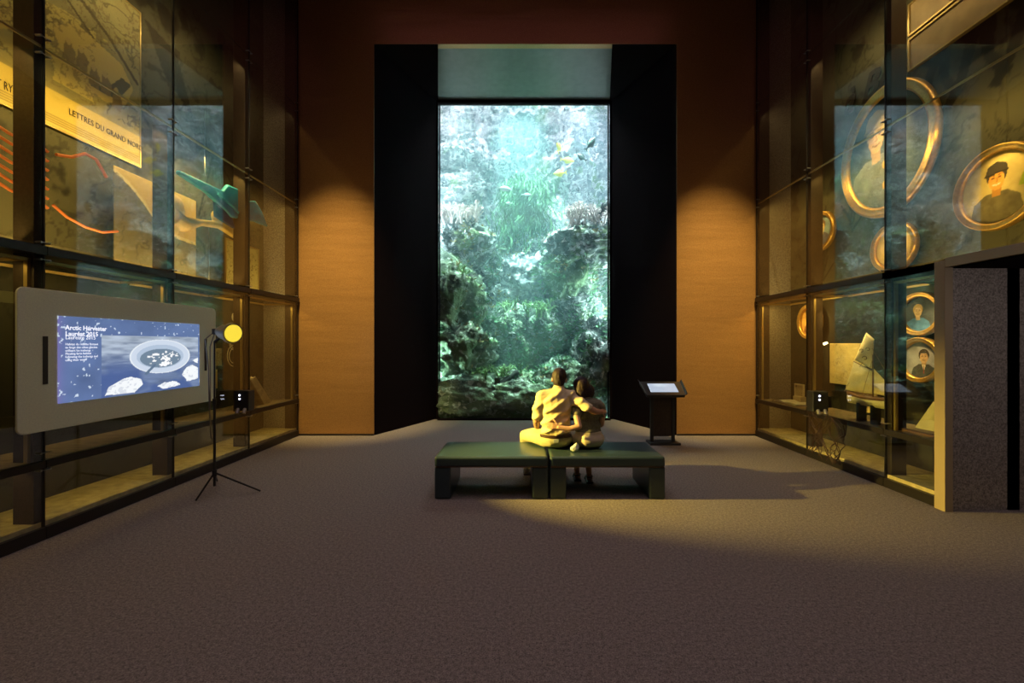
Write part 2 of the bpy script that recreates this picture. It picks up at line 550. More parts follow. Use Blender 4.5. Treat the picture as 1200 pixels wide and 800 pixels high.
# ------------------------------------------------------------------ room shell
XL, XR = 3.93, 4.07            # glass planes (left is at -XL)
DEP = 0.60                    # depth of the showcases
YB = 7.77                     # far wall
CEIL = 8.6
JY = [7.74, 6.37, 4.99, 3.64, 2.25, 0.85, -0.55]      # glass joints
ROWS = [0.64, 2.36, 4.04, 5.72, 7.40]
DOOR_Y = 4.28                 # doorway edge on the right

structure(MB().box((-5.2, -3, -0.15), (7.2, 9.45, 0.0)).build('floor', M['carpet']))
structure(MB().box((-5.2, -3.2, CEIL), (7.2, YB + 0.1, CEIL + 0.15)).build('ceiling', M['ceiling']))
structure(MB().box((-5.2, -3.2, 0), (7.2, -3, CEIL)).build('wall_near', M['ceiling']))

ox0, ox1, otop = -2.61, 2.69, 6.85
mb = MB()
mb.box((-4.8, YB, 0), (ox0, YB + 0.12, CEIL)); mb.box((ox1, YB, 0), (4.8, YB + 0.12, CEIL)); mb.box((ox0, YB, otop), (ox1, YB + 0.12, CEIL))
structure(mb.build('wall_far', M['bronze']))
gx0, gx1, gtop, YG = -1.80, 1.835, 6.66, 9.35
def slab(p0, p1, z0, z1, t):
    (x0, y0), (x1, y1) = p0, p1
    return MB().prism([(x0, y0, z0), (x1, y1, z0), (x1 + t, y1, z0), (x0 + t, y0, z0)], (0, 0, z1 - z0))
structure(slab((ox0, YB + 0.01), (gx0, YG + 0.3), 0, otop, -0.2).build('wall_recess_left', M['black']))
structure(slab((ox1, YB + 0.01), (gx1, YG + 0.3), 0, otop, 0.2).build('wall_recess_right', M['black']))
# sloped satin soffit over the window with black returns beside it
sx0, sx1 = -1.49, 1.56
structure(MB().prism([(sx0, YB + 0.005, 6.86), (sx1, YB + 0.005, 6.86), (gx1 - 0.01, YG, gtop + 0.06), (gx0 + 0.01, YG, gtop + 0.06)], (0, 0, 0.06)).build('ceiling_recess', M['soffit']))
structure(MB().box((-3.1, YB + 0.12, 6.93), (3.1, YG + 0.4, 7.0)).build('ceiling_recess_top', M['black']))
for k, (a, b, c) in enumerate(((sx0, ox0, gx0), (sx1, ox1, gx1))):
    structure(MB().prism([(a, YB + 0.005, 6.85), (b, YB + 0.005, 6.85), (c, YG, gtop + 0.04)], (0, 0, 0.05)).build('trim_%d' % (k + 1), M['black']))
structure(MB().box((gx0, YG - 0.05, 0), (gx1, YG + 0.05, 0.035)).box((gx0, YG - 0.05, gtop), (gx1, YG + 0.02, gtop + 0.1)).build('trim_3', M['black']))
win = structure(MB().box((gx0, YG + 0.05, 0.02), (gx1, YG + 0.15, gtop + 0.02)).build('window_1', M['acrylic']))
# black skirting of the bronze walls
structure(MB().box((-XL, YB - 0.02, 0), (ox0, YB, 0.03)).build('baseboard_left', M['rail']))
structure(MB().box((ox1, YB - 0.02, 0), (XR, YB, 0.03)).build('baseboard_right', M['rail']))


# ---- printed back walls of the showcases
def mural(side):
    def f(y, z):
        n = fbm(y * 0.9, z * 0.9, 3.0, 5, 11 + side)
        c = np.ones(y.shape + (3,)) * np.array([0.10, 0.095, 0.062])
        c = c * (0.55 + 0.9 * n)[..., None]
        w = fbm(y * 1.3 + 5, z * 1.3, 0.0, 4, 31 + side)
        c = mixc(c, (0.035, 0.030, 0.022), (abs(w - 0.5) < 0.008) * 0.8)
        c = mixc(c, (0.035, 0.030, 0.022), (abs(w - 0.38) < 0.006) * 0.7)
        c = mixc(c, (0.030, 0.025, 0.020), sstep(0.66, 0.70, fbm(y * 2.1, z * 2.1, 9.0, 5, 55 + side)) * 0.85)
        c = mixc(c, (0.20, 0.18, 0.10), sstep(0.63, 0.68, fbm(y * 0.8, z * 1.7, 2.0, 3, 71)) * 0.35)
        e = fbm(y * 3.1, z * 3.1, 4.0, 4, 131 + side)
        c = mixc(c, (0.045, 0.040, 0.028), (abs(e - 0.47) < 0.014) * 0.6)
        c = c * np.where(z < 2.36, 0.35, 1.0)[..., None]  # dimness of the lower compartments painted into the wall colour
        ink = np.zeros(y.shape, bool)
        if side > 0:
            # walking figures in long coats, upper register
            for (fy, fz, s) in ((5.0, 4.25, 1.0), (4.55, 4.2, 1.1), (4.05, 4.15, 1.15), (3.4, 4.1, 1.2), (2.5, 4.1, 1.2)):
                b = [(-.16, .62), (-.12, 1.0), (-.05, 1.12), (.10, 1.12), (.2, .95), (.2, .6), (.12, .52), (.22, .2), (.36, .02), (.26, -.02), (.1, .22),
                     (.0, .5), (-.05, .25), (-.2, -.02), (-.3, .04), (-.14, .28)]
                ink |= in_poly(y, z, [(fy + p * s, fz + q * s) for p, q in b])
                ink |= np.hypot((y - fy - .02 * s) / (.1 * s), (z - fz - 1.24 * s) / (.13 * s)) < 1
            # leafy plants lower on the wall
            for (py, pz) in ((6.9, 2.6), (6.3, 3.2)):
                for k in range(14):
                    a = -1.0 + 2.0 * ((k * 37) % 14) / 13
                    ink |= stroke(y, z, [(py, pz + .05 * k), (py + .25 * math.sin(a), pz + .07 * k + .2)], .018)
        else:
            # rigging and harpoon lines, a whale boat
            ink |= stroke(y, z, [(4.2, 5.6), (5.4, 4.2)], .02) | stroke(y, z, [(4.4, 5.9), (5.5, 4.3)], .012)
            ink |= in_poly(y, z, [(5.0, 4.05), (5.6, 4.30), (6.3, 4.45), (6.1, 4.1), (5.5, 3.98)])
            ink |= in_poly(y, z, [(5.3, 5.5), (5.8, 5.4), (6.1, 4.7), (5.6, 5.0)])
            for k in range(12):
                ink |= stroke(y, z, [(5.9 + .07 * k, 4.9 - .05 * k), (6.0 + .07 * k, 4.6 - .07 * k)], .012)
            ink |= np.abs(np.hypot(y - 5.4, (z - 3.0) * 1.0) - .33) < .02
            ink |= np.abs(np.hypot(y - 6.1, (z - 2.9) * 1.2) - .22) < .02
            ink |= stroke(y, z, [(6.2, 3.4), (6.5, 4.4), (6.9, 4.1), (7.2, 3.2)], .015)
            ink |= stroke(y, z, [(6.0, 4.2), (6.4, 4.5), (6.9, 4.35), (7.3, 3.7)], .012)
        c = mixc(c, (0.018, 0.014, 0.012), ink * 0.85)
        return c
    return f


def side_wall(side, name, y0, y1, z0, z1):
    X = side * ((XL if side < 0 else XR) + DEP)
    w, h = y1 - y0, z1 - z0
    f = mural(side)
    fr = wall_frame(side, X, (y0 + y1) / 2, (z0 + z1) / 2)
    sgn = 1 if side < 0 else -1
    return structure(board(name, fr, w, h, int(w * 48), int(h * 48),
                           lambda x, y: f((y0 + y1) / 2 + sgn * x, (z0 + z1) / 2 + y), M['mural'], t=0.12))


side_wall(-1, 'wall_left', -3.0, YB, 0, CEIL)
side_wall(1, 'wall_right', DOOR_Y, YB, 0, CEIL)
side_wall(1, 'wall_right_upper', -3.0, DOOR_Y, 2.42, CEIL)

# ---- doorway on the right: end of the showcase as a speckled return wall, dark passage beyond
structure(MB().box((XR + 0.03, DOOR_Y, 0), (XR + 1.25, DOOR_Y + 0.06, 2.33)).build('wall_doorway', M['speckle']))
structure(MB().box((XR + 1.25, -3, 0), (XR + 1.35, DOOR_Y + 0.1, 2.4)).build('wall_passage', M['black']))
structure(MB().box((XR + 0.02, -3, 2.33), (XR + 1.3, DOOR_Y + 0.06, 2.42)).build('ceiling_passage', M['black']))
structure(MB().box((XR - 0.05, DOOR_Y - 0.05, 0), (XR + 0.03, DOOR_Y + 0.06, 2.40)).build('trim_4', M['beige'], bevel=0.004))
structure(MB().box((XR - 0.05, -3, 2.33), (XR + 0.03, DOOR_Y - 0.05, 2.42)).build('trim_5', M['beige'], bevel=0.004))
# end walls of the showcases by the far wall
for side, X in ((-1, XL), (1, XR)):
    mb = MB().box((side * (X + 0.03), YB - 0.03, 0), (side * (X + DEP), YB - 0.001, CEIL))
    structure(mb.build('wall_case_end_' + ('left' if side < 0 else 'right'), M['speckle']))


# ------------------------------------------------------------------ showcases (one bay after the other)
def lamp_strip(x, y0, y1, z, tgt, power, col, wd=0.07):
    return area('case_light', (x, (y0 + y1) / 2, z), tgt, (y1 - y0) * 0.85, wd, power, col)


def bay(side, X, y0, y1, names, low=True, z_from=0.0, z_to=99, post=True, post_top=None):
    """one glazed bay between joints y0 (near) and y1 (far)"""
    s = side
    root = empty('showcase', (s * (X + 0.1), (y0 + y1) / 2, z_from), names, 'showcase')
    gi = 0
    zs = ([0.12] + ROWS) if low else ROWS[1:]
    zs = [z for z in (zs + [CEIL - 0.02]) if (low or z >= 2.3) and z <= z_to]
    if low:
        MB().box((s * (X - 0.02), y0 + .004, 0), (s * (X + 0.14), y1 - .004, 0.10)).build('plinth', M['rail'], root)
        MB().box((s * (X + 0.02), y0 + .004, 0.10), (s * (X + DEP - .005), y1 - .004, 0.14)).build('deck', M['deck'], root)
        MB().box((s * (X + 0.02), y0 + .004, 0.60), (s * (X + DEP - .005), y1 - .004, 0.64)).build('shelf', M['wood'], root)
        MB().box((s * (X - 0.02), y0 + .004, 0.585), (s * (X + 0.04), y1 - .004, 0.645)).build('rail', M['rail'], root)
        # brass lined head of the middle compartment
        MB().box((s * (X + 0.05), y0 + .05, 2.27), (s * (X + 0.075), y1 - .05, 2.295)).box((s * (X + 0.54), y0 + .05, 2.27), (s * (X + 0.565), y1 - .05, 2.295)) \
            .box((s * (X + 0.05), y1 - .075, 2.27), (s * (X + 0.565), y1 - .05, 2.295)).build('edge_strip', M['brass'], root)
        MB().box((s * (X + 0.055), y1 - .075, 0.64), (s * (X + 0.085), y1 - .05, 2.27)).build('edge_strip', M['brass'], root)
    MB().box((s * (X - 0.03), y0 + .004, 2.33), (s * (X + 0.06), y1 - .004, 2.40)).build('rail', M['rail'], root)
    MB().box((s * (X + 0.06), y0 + .004, 2.34), (s * (X + DEP - .005), y1 - .004, 2.37)).build('shelf', M['wood'], root)
    if z_to > 4: MB().box((s * (X + 0.02), y0 + .004, 4.03), (s * (X + 0.032), y1 - .004, 4.05)).build('edge_strip', M['brass'], root)
    for za, zb in zip(zs[:-1], zs[1:]):
        a = za + 0.03 if abs(za - 2.36) > .01 else 2.425
        b = zb - 0.006 if abs(zb - 2.36) > .01 else 2.33
        if abs(zb - 0.64) < .01: b = 0.585
        if abs(za - 0.64) < .01: a = 0.645
        if za > 2.5: a = za + 0.006
        MB().box((s * X, y0 + .006, a), (s * (X + 0.012), y1 - .006, b)).build('glass_pane', M['glass'], root)
    # post behind the far joint, black seal in the joint itself, clamps
    p0 = 0.0 if low else 2.4
    if post:
        MB().box((s * (X + 0.03), y1 - .05, p0), (s * (X + 0.20), y1 + .03 if y1 < YB - .1 else y1 + .02, post_top or CEIL)).build('post', M['post'], root, bevel=0.004)
        MB().box((s * (X - 0.004), y1 - .006, p0), (s * (X + 0.016), y1 + .006, CEIL)).build('seal', M['rail'], root)
    for z in [q for q in (([0.12] + ROWS) if low else []) if q > p0 + .2 and q < 7]:
        for dz in (-.07, .07):
            for dy in (-.035, .035):
                if y1 + dy < YB - 0.03:
                    c = MB().frust((s * (X + 0.03), y1 + dy, z + dz), (s * (X - 0.018), y1 + dy, z + dz), .009, .009, 8)
                    c.build('clamp', M['steel'], root)
            c = MB().frust((s * (X - 0.014), y1 - .035, z + dz), (s * (X - 0.014), min(y1 + .035, YB - .03), z + dz), .004, .004, 6)
            c.build('clamp_bar', M['steel'], root)
    return root


ordL = ['nearest the bronze wall, beyond the lamp stand', 'behind the right half of the touch screen', 'behind the left of the touch screen', 'cut by the left picture edge']
ordR = ['by the bronze wall, with an open book', 'holding the white sailed ship model', 'beside the doorway, with two stacked oval portraits', 'above the doorway']
for i in range(len(JY) - 1):
    y0, y1 = JY[i + 1], JY[i]
    far = ordL[i] if i < 4 else 'in the unseen near part of the room, number %d' % (i - 3)
    b = bay(-1, XL, y0, y1, post_top=4.04 if i == 2 else None, names= 'tall glass showcase bay on the left wall, ' + (far if i < 4 else 'near the entrance end').replace('tall glass showcase bay on the left wall, behind', 'tall glass showcase on the left wall, behind'))
    if i >= 4: b['group'] = 'showcase bays by the entrance'
    if i < 2:
        bay(1, XR, y0, y1, 'tall glass showcase on the right wall, ' + ordR[i])
    elif i == 2:
        bay(1, XR, DOOR_Y + .06, y1, 'low glass showcase bay on the right wall, ' + ordR[i], z_to=2.4)
        b = bay(1, XR, 3.48, y1, 'upper glass showcase bay over the doorway and the stacked oval portraits', low=False, z_from=2.43, post=False)
    else:
        b = bay(1, XR, y0, 3.48 if i == 3 else y1, 'upper glass showcase bay above the doorway, ' + ('at the right picture edge' if i == 3 else 'towards the entrance end'), low=False, z_from=2.43)
        if i > 3: b['group'] = 'upper showcase bays by the entrance'

# strip lamps inside the showcases
for i in range(4):
    y0, y1 = JY[i + 1], JY[i]
    ym = (y0 + y1) / 2
    for s, X in ((-1, XL), (1, XR)):
        if not (s > 0 and y0 < DOOR_Y - .5):
            lamp_strip(s * (X + .12), y0, y1, 0.575, (s * (X + .35), ym, 0.1), 1.6, AMBER)
            lamp_strip(s * (X + .10), y0, y1, 2.25, (s * (X + .55), ym, 1.2), 5.0 if s < 0 else 8.0, AMBER)
        lamp_strip(s * (X + .12), y0, y1, 3.98, (s * (X + DEP), ym, 3.32), 3.5 if i == 0 else (13.0 if i == 1 else 9.0) * (1 if s < 0 else .55), AMBER)
        lamp_strip(s * (X + .10), y0, y1, 2.46, (s * (X + DEP), ym, 3.0), 3.0 if i == 0 else 7.0 * (1 if s < 0 else .6), AMBER)  # extra hidden uplight added to brighten the dim lower part of this row
        lamp_strip(s * (X + .12), y0, y1, 5.6, (s * (X + DEP), ym, 5.15), 1.0 if i == 0 else (5.0 if i == 1 else 6.0), (1.0, 0.72, 0.3))


# ------------------------------------------------------------------ aquarium
rockA = rock_mat('reef_rock', (0.09, 0.12, 0.13), (0.26, 0.31, 0.31), (0.62, 0.64, 0.68), (0.22, 0.30, 0.17), 0.75, 0.6)
rockB = rock_mat('reef_rock_green', (0.08, 0.12, 0.11), (0.24, 0.31, 0.25), (0.50, 0.62, 0.54), (0.20, 0.30, 0.18), 0.6, 0.9)
rockC = rock_mat('reef_rock_pale', (0.16, 0.19, 0.24), (0.50, 0.54, 0.60), (0.82, 0.84, 0.88), (0.25, 0.38, 0.20), 0.9, 0.3)
coralM = mat('staghorn', (0.75, 0.68, 0.68), 0.8, noise=0.3, scale=14)
coralM2 = mat('green_coral', (0.20, 0.36, 0.16), 0.8, noise=0.4, scale=10)
WY = 7.05

structure(MB().box((-3.6, YG + 0.16, -0.2), (3.6, 13.2, -0.05)).build('floor_tank', rockB))
structure(MB().box((-3.7, YG + 0.2, -0.2), (-3.55, 13.2, 9.9)).build('wall_tank_left', rockA))
structure(MB().box((3.55, YG + 0.2, -0.2), (3.7, 13.2, 9.9)).build('wall_tank_right', rockA))
structure(MB().box((-3.7, YG + 0.16, gtop + 0.1), (3.7, YG + 0.26, 9.9)).box((-3.7, YG + 0.16, -0.2), (gx0 - .02, YG + 0.26, gtop + 0.1))
          .box((gx1 + .02, YG + 0.16, -0.2), (3.7, YG + 0.26, gtop + 0.1)).build('wall_tank_front', M['black']))
structure(MB().box((-3.7, YG + 0.16, 9.9), (3.7, 13.3, 10.0)).build('ceiling_tank', mat('tank_lid', (0.6, 0.65, 0.68), 0.8)))


def bumpf(x, z, cx, cz, rx, rz):
    return np.exp(-((x - cx) / rx) ** 2 - ((z - cz) / rz) ** 2)


def relief():
    nx, nz = 300, 380
    x, z = np.meshgrid(np.linspace(-3.5, 3.5, nx), np.linspace(-0.1, 8.6, nz))
    h = 0.2 + 1.5 * np.clip(1 - z / 3.2, 0, 1) ** 1.3
    h += 1.3 * bumpf(x, z, -2.1, 2.3, 1.0, 1.3)
    h += 1.0 * bumpf(x, z, -2.0, 4.1, .8, .55)
    h += 1.1 * bumpf(x, z, 2.2, 4.0, 1.0, .5) + .7 * bumpf(x, z, 1.4, 3.3, .6, .6)
    h += 0.8 * bumpf(x, z, 2.4, 2.0, .7, .9)
    h += 0.7 * bumpf(x, z, 0.2, 1.9, .8, .6) + .4 * bumpf(x, z, 0.5, 3.6, .5, .7)
    h += 0.9 * bumpf(x, z, 1.2, 6.2, .5, 1.2) + .8 * bumpf(x, z, -1.8, 6.4, .8, .6)
    h -= 0.5 * bumpf(x, z, 0.0, 5.2, .5, 1.3)
    n = fbm(x * 1.1, z * 1.1, 0.5, 5, 5, ridged=True)
    n2 = fbm(x * 3.7, z * 3.7, 1.5, 5, 9, ridged=True)
    n3 = fbm(x * .8, z * 1.6, 1.5, 3, 19)
    terr = np.abs(((z * 1.6 + 1.2 * n3) % 1.0) - 0.5)
    h = h + 1.0 * (n - .45) + .42 * (n2 - .45) + .25 * terr
    P = np.stack([x + .12 * (n2 - .5), 12.6 - h, z + .15 * (n - .5)], -1)
    me = grid_mesh('rock_wall', P, nx, nz)
    me.polygons.foreach_set('use_smooth', [True] * len(me.polygons))
    return P, me


P_rel, me = relief()
me.materials.append(rockA); me.materials.append(rockB); me.materials.append(rockC)
# rock kinds follow the growth zones of the reef
cen = np.empty(len(me.polygons) * 3); me.polygons.foreach_get('center', cen); cen = cen.reshape(-1, 3)
zn = cen[:, 2] + 1.3 * (fbm(cen[:, 0] * 1.2, cen[:, 2] * 1.2, 0, 3, 91) - .5)
idx = np.where(zn < 2.4, 1, np.where(zn > 4.4, 2, 0))
idx = np.where((np.abs(cen[:, 0] - .1 + .6 * (zn - cen[:, 2])) < .75) & (zn > 3.7) & (zn < 6.0), 1, idx)
me.polygons.foreach_set('material_index', idx.astype(np.int32))
structure(link_mesh('wall_reef', me, None))


def rock(x, y, z, rx, ry, rz, seed, m, label, sub=5):
    bm = bmesh.new(); bmesh.ops.create_icosphere(bm, subdivisions=sub, radius=1.0)
    me = bpy.data.meshes.new('rock'); bm.to_mesh(me); bm.free()
    co = np.empty(len(me.vertices) * 3); me.vertices.foreach_get('co', co); co = co.reshape(-1, 3)
    n = fbm(co[:, 0] * 1.3 + seed, co[:, 1] * 1.3, co[:, 2] * 1.3, 5, seed, ridged=True)
    n2 = fbm(co[:, 0] * 5 + seed, co[:, 1] * 5, co[:, 2] * 5, 3, seed + 3, ridged=True)
    n4 = fbm(co[:, 0] * 12 + seed, co[:, 1] * 12, co[:, 2] * 12, 2, seed + 7, ridged=True)
    co = co * (0.28 + 1.0 * n + .38 * n2 + .10 * n4)[:, None] * np.array([rx, ry, rz]) + np.array([x, y, z])
    me.vertices.foreach_set('co', co.ravel())
    me.polygons.foreach_set('use_smooth', [True] * len(me.polygons))
    o = link_mesh('rock', me, m, loc=(x, y, z))
    tag(o, label, 'rock')
    return o


ROCKS = [
    (-1.55, 10.9, 4.05, .60, .55, .42, 3, rockA, 'dark flat topped rock ledge carrying the left branching coral'),
    (1.75, 10.7, 3.95, .85, .6, .45, 4, rockA, 'broad dark rock ledge under the thicket of coral at the right'),
    (1.15, 10.9, 3.35, .50, .5, .50, 5, rockB, 'green rock hanging just under the right coral ledge'),
    (-1.75, 10.3, 2.55, .62, .5, .85, 6, rockB, 'tall ochre green boulder at the left edge of the aquarium glass'),
    (-1.45, 10.2, 1.45, .60, .45, .55, 7, rockB, 'mossy boulder below the tall one at the left of the tank'),
    (-1.2, 9.95, .35, .85, .38, .45, 8, rockB, 'low mossy boulder in the bottom left corner of the tank'),
    (-.15, 10.1, .38, .75, .45, .42, 9, rockB, 'low boulder at the bottom middle of the tank'),
    (.95, 10.3, .55, .70, .5, .60, 10, rockB, 'rounded boulder at the tank bottom behind the couple'),
    (1.8, 10.3, 1.1, .50, .5, .75, 12, rockA, 'blue grey boulder in the lower right corner of the tank'),
    (.15, 11.0, 1.75, .75, .5, .65, 13, rockB, 'bright green rounded reef mound in the middle of the tank'),
    (-.75, 11.1, 1.9, .5, .45, .5, 14, rockB, 'smaller green mound left of the bright middle mound'),
    (.05, 11.4, 3.35, .48, .4, .55, 15, rockC, 'pale encrusted rock in the middle below the green weed'),
    (-.35, 11.5, 2.75, .36, .35, .32, 16, rockC, 'small pale rock under the middle encrusted rock'),
    (1.35, 11.1, 2.3, .5, .4, .55, 17, rockA, 'craggy grey rock low on the right reef'),
    (.95, 11.6, 4.6, .34, .3, .6, 18, rockC, 'narrow pale rock pillar behind the yellow fish'),
    (.25, 11.6, 4.1, .4, .3, .3, 20, rockC, 'flat pale rock bridging the middle of the reef'),
    (-1.9, 11.5, 5.6, .7, .4, .35, 21, rockC, 'white topped rock shelf high at the left of the tank'),
]
for r in ROCKS: rock(*r)


def coral(x, y, z, n, size, seed, m, label, lean=0.95):
    rnd = random.Random(seed); mb = MB()

    def grow(p, d, r, depth, L):
        q = p + d * L
        mb.frust(p, q, r, r * .75, 6)
        if depth == 0:
            return
        for _ in range(rnd.choice((2, 2, 3))):
            nd = (d + Vector((rnd.uniform(-1, 1), rnd.uniform(-1, 1), rnd.uniform(-.5, .9))) * lean).normalized()
            grow(q, nd, r * .75, depth - 1, L * rnd.uniform(.65, .95))
    for k in range(n):
        p = Vector((x + rnd.uniform(-1, 1) * size, y + rnd.uniform(-.4, .4) * size, z + rnd.uniform(-.06, .06)))
        d = Vector((rnd.uniform(-.5, .5), rnd.uniform(-.6, .2), 1)).normalized()
        grow(p, d, .027, 3, .15)
    o = mb.build('branching_coral', m, loc=(x, y, z))
    return tag(o, label, 'coral')


coral(-1.55, 10.4, 4.42, 30, .55, 5, coralM, 'grey lilac branching coral on the left rock ledge')
coral(1.72, 10.2, 4.30, 60, .75, 6, coralM, 'dense pink grey branching coral thicket on the right ledge')
coral(1.0, 10.6, 3.85, 26, .35, 8, coralM, 'pale branching coral hanging over the green rock, left of the big thicket')
coral(0.1, 10.7, 2.2, 20, .6, 9, coralM2, 'green branching coral on the bright middle mound')
coral(-1.55, 9.95, 2.9, 16, .35, 10, coralM2, 'greenish branching coral on the tall left boulder')
coral(-.6, 9.95, .72, 16, .7, 12, coralM2, 'low green coral on the boulders at the tank bottom')

# green weed hanging in the upper middle of the tank
mb = MB(); rnd = random.Random(4)
for k in range(1700):
    x = rnd.gauss(.08, .34); y = 11.3 + rnd.uniform(-.3, .5); top = 6.0 - abs(rnd.gauss(0, 1.0)) - abs(x) * .5; L = rnd.uniform(.15, .5)
    w = rnd.uniform(.008, .024); a = rnd.uniform(0, PI); tl = rnd.uniform(-.5, .5); pts = []
    for j in range(5):
        t = j / 4
        pts.append((x + tl * L * t + .04 * math.sin(5 * t + k), y + .05 * math.cos(4 * t + k), top - L * t, w * math.sin(PI * (0.12 + .8 * t))))
    vs = []; fs = []
    for (px, py, pz, ww) in pts:
        vs += [(px - ww * math.cos(a), py - ww * math.sin(a), pz), (px + ww * math.cos(a), py + ww * math.sin(a), pz)]
    for j in range(4): fs.append((2 * j, 2 * j + 1, 2 * j + 3, 2 * j + 2))
    mb.add(vs, fs)
weed = mb.build('seaweed', mat('green_weed', (0.09, 0.22, 0.10), 0.8, noise=0.7, scale=3))
tag(weed, 'mass of green seaweed hanging in the upper middle of the aquarium', 'seaweed', kind='stuff')

# encrusting growth: countless small tufts over the reef
def growth(name, n, seed, m, label, zlo, zhi, size):
    rg = np.random.RandomState(seed); V = []; Fc = []
    src = [P_rel.reshape(-1, 3)]
    for o_ in [q for q in bpy.data.objects if q.name.startswith('rock') and q.type == 'MESH']:
        c_ = np.empty(len(o_.data.vertices) * 3); o_.data.vertices.foreach_get('co', c_); c_ = c_.reshape(-1, 3) + np.array(origin(o_))
        src.append(c_[c_[:, 1] < origin(o_).y + .05])
    A = np.concatenate([src[0][rg.randint(0, len(src[0]), 30000)], np.concatenate(src[1:])])
    A = A[(A[:, 2] > zlo) & (A[:, 2] < zhi) & (A[:, 1] > 9.75) & (np.abs(A[:, 0]) < 3)]
    dens = fbm(A[:, 0] * 1.6, A[:, 1] * 1.6, A[:, 2] * 1.6, 3, seed)
    A = A[dens > .5]; A = A[rg.randint(0, len(A), n)]
    k = 0
    for p in A:
        L = size * rg.uniform(.4, 1.5)
        for _ in range(3):
            d = rg.normal(size=3); d[1] = -abs(d[1]) * .6; d[2] = abs(d[2]) * .8; d /= np.linalg.norm(d)
            q = rg.normal(size=3); q -= d * q.dot(d); q /= np.linalg.norm(q)
            a_ = p + q * L * .22; b_ = p - q * L * .22; c2 = p + d * L + q * L * .12; d2 = p + d * L * .9 - q * L * .16
            V += [tuple(a_), tuple(b_), tuple(d2), tuple(c2)]; Fc.append((k, k + 1, k + 2, k + 3)); k += 4
    o_ = MB().add(V, Fc).build(name, m)
    return tag(o_, label, 'reef growth', kind='stuff')
growth('pale_reef_growth', 3600, 3, mat('pale_growth', (.62, .66, .68), .9, noise=.3, scale=5), 'pale crusty growth tufts spread over the upper and middle reef', 1.2, 7.0, .07)
growth('green_reef_growth', 4200, 5, mat('green_growth', (.20, .42, .24), .9, noise=.5, scale=5), 'fine green growth tufts spread over the lower reef', 0.0, 3.6, .08)
growth('ochre_reef_growth', 1500, 8, mat('ochre_growth', (.42, .38, .20), .9, noise=.4, scale=5), 'ochre growth tufts scattered across the reef', 0.5, 5.0, .07)

# sunken timber lying across the bottom left
o = MB().cap((-1.26, 9.66, .12), (-.15, 9.82, .96), .10, .075).box((-.62, 9.62, .60), (-.50, 9.78, .86)).build('sunken_timber', mat('wet_timber', (0.035, 0.05, 0.05), 0.7, noise=.3, scale=8))
tag(o, 'dark sunken timber leaning diagonally over the boulders at the tank bottom', 'timber')

# water body and its rippled surface
wm = bpy.data.materials.new('sea_water'); wm.use_nodes = True
nt = wm.node_tree; nt.nodes.clear(); out = nt.nodes.new('ShaderNodeOutputMaterial')
va = nt.nodes.new('ShaderNodeVolumeAbsorption'); va.inputs['Color'].default_value = (0.45, 0.88, 0.95, 1); va.inputs['Density'].default_value = 0.08
vs_ = nt.nodes.new('ShaderNodeVolumeScatter'); vs_.inputs['Color'].default_value = (0.55, 0.85, 1.0, 1); vs_.inputs['Density'].default_value = 0.11
ad = nt.nodes.new('ShaderNodeAddShader'); nt.links.new(va.outputs[0], ad.inputs[0]); nt.links.new(vs_.outputs[0], ad.inputs[1]); nt.links.new(ad.outputs[0], out.inputs['Volume'])
o = MB().box((-3.5, YG + 0.27, 0.0), (3.5, 13.0, WY - 0.12)).build('water', wm)
tag(o, 'clear blue green sea water filling the tall aquarium', 'water', kind='stuff')

x, y = np.meshgrid(np.linspace(-3.5, 3.5, 220), np.linspace(YG + .3, 13.1, 120))
zz = WY + .05 * (fbm(x * 1.6, y * 2.4, 0, 4, 77) - .5)
me = grid_mesh('water_surface', np.stack([x, y, zz], -1), 220, 120)
me.polygons.foreach_set('use_smooth', [True] * len(me.polygons))
sm = bpy.data.materials.new('water_surface'); sm.use_nodes = True
nt = sm.node_tree; nt.nodes.clear(); out = nt.nodes.new('ShaderNodeOutputMaterial'); mx = nt.nodes.new('ShaderNodeMixShader')
fr = nt.nodes.new('ShaderNodeLayerWeight'); fr.inputs[0].default_value = 0.55
tr = nt.nodes.new('ShaderNodeBsdfTransparent'); gl = nt.nodes.new('ShaderNodeBsdfGlossy'); gl.inputs['Roughness'].default_value = .03
nt.links.new(fr.outputs['Facing'], mx.inputs[0]); nt.links.new(tr.outputs[0], mx.inputs[1]); nt.links.new(gl.outputs[0], mx.inputs[2]); nt.links.new(mx.outputs[0], out.inputs[0])
o = link_mesh('water_surface', me, sm)
tag(o, 'rippling water surface at the top of the aquarium seen from below', 'water', kind='stuff')


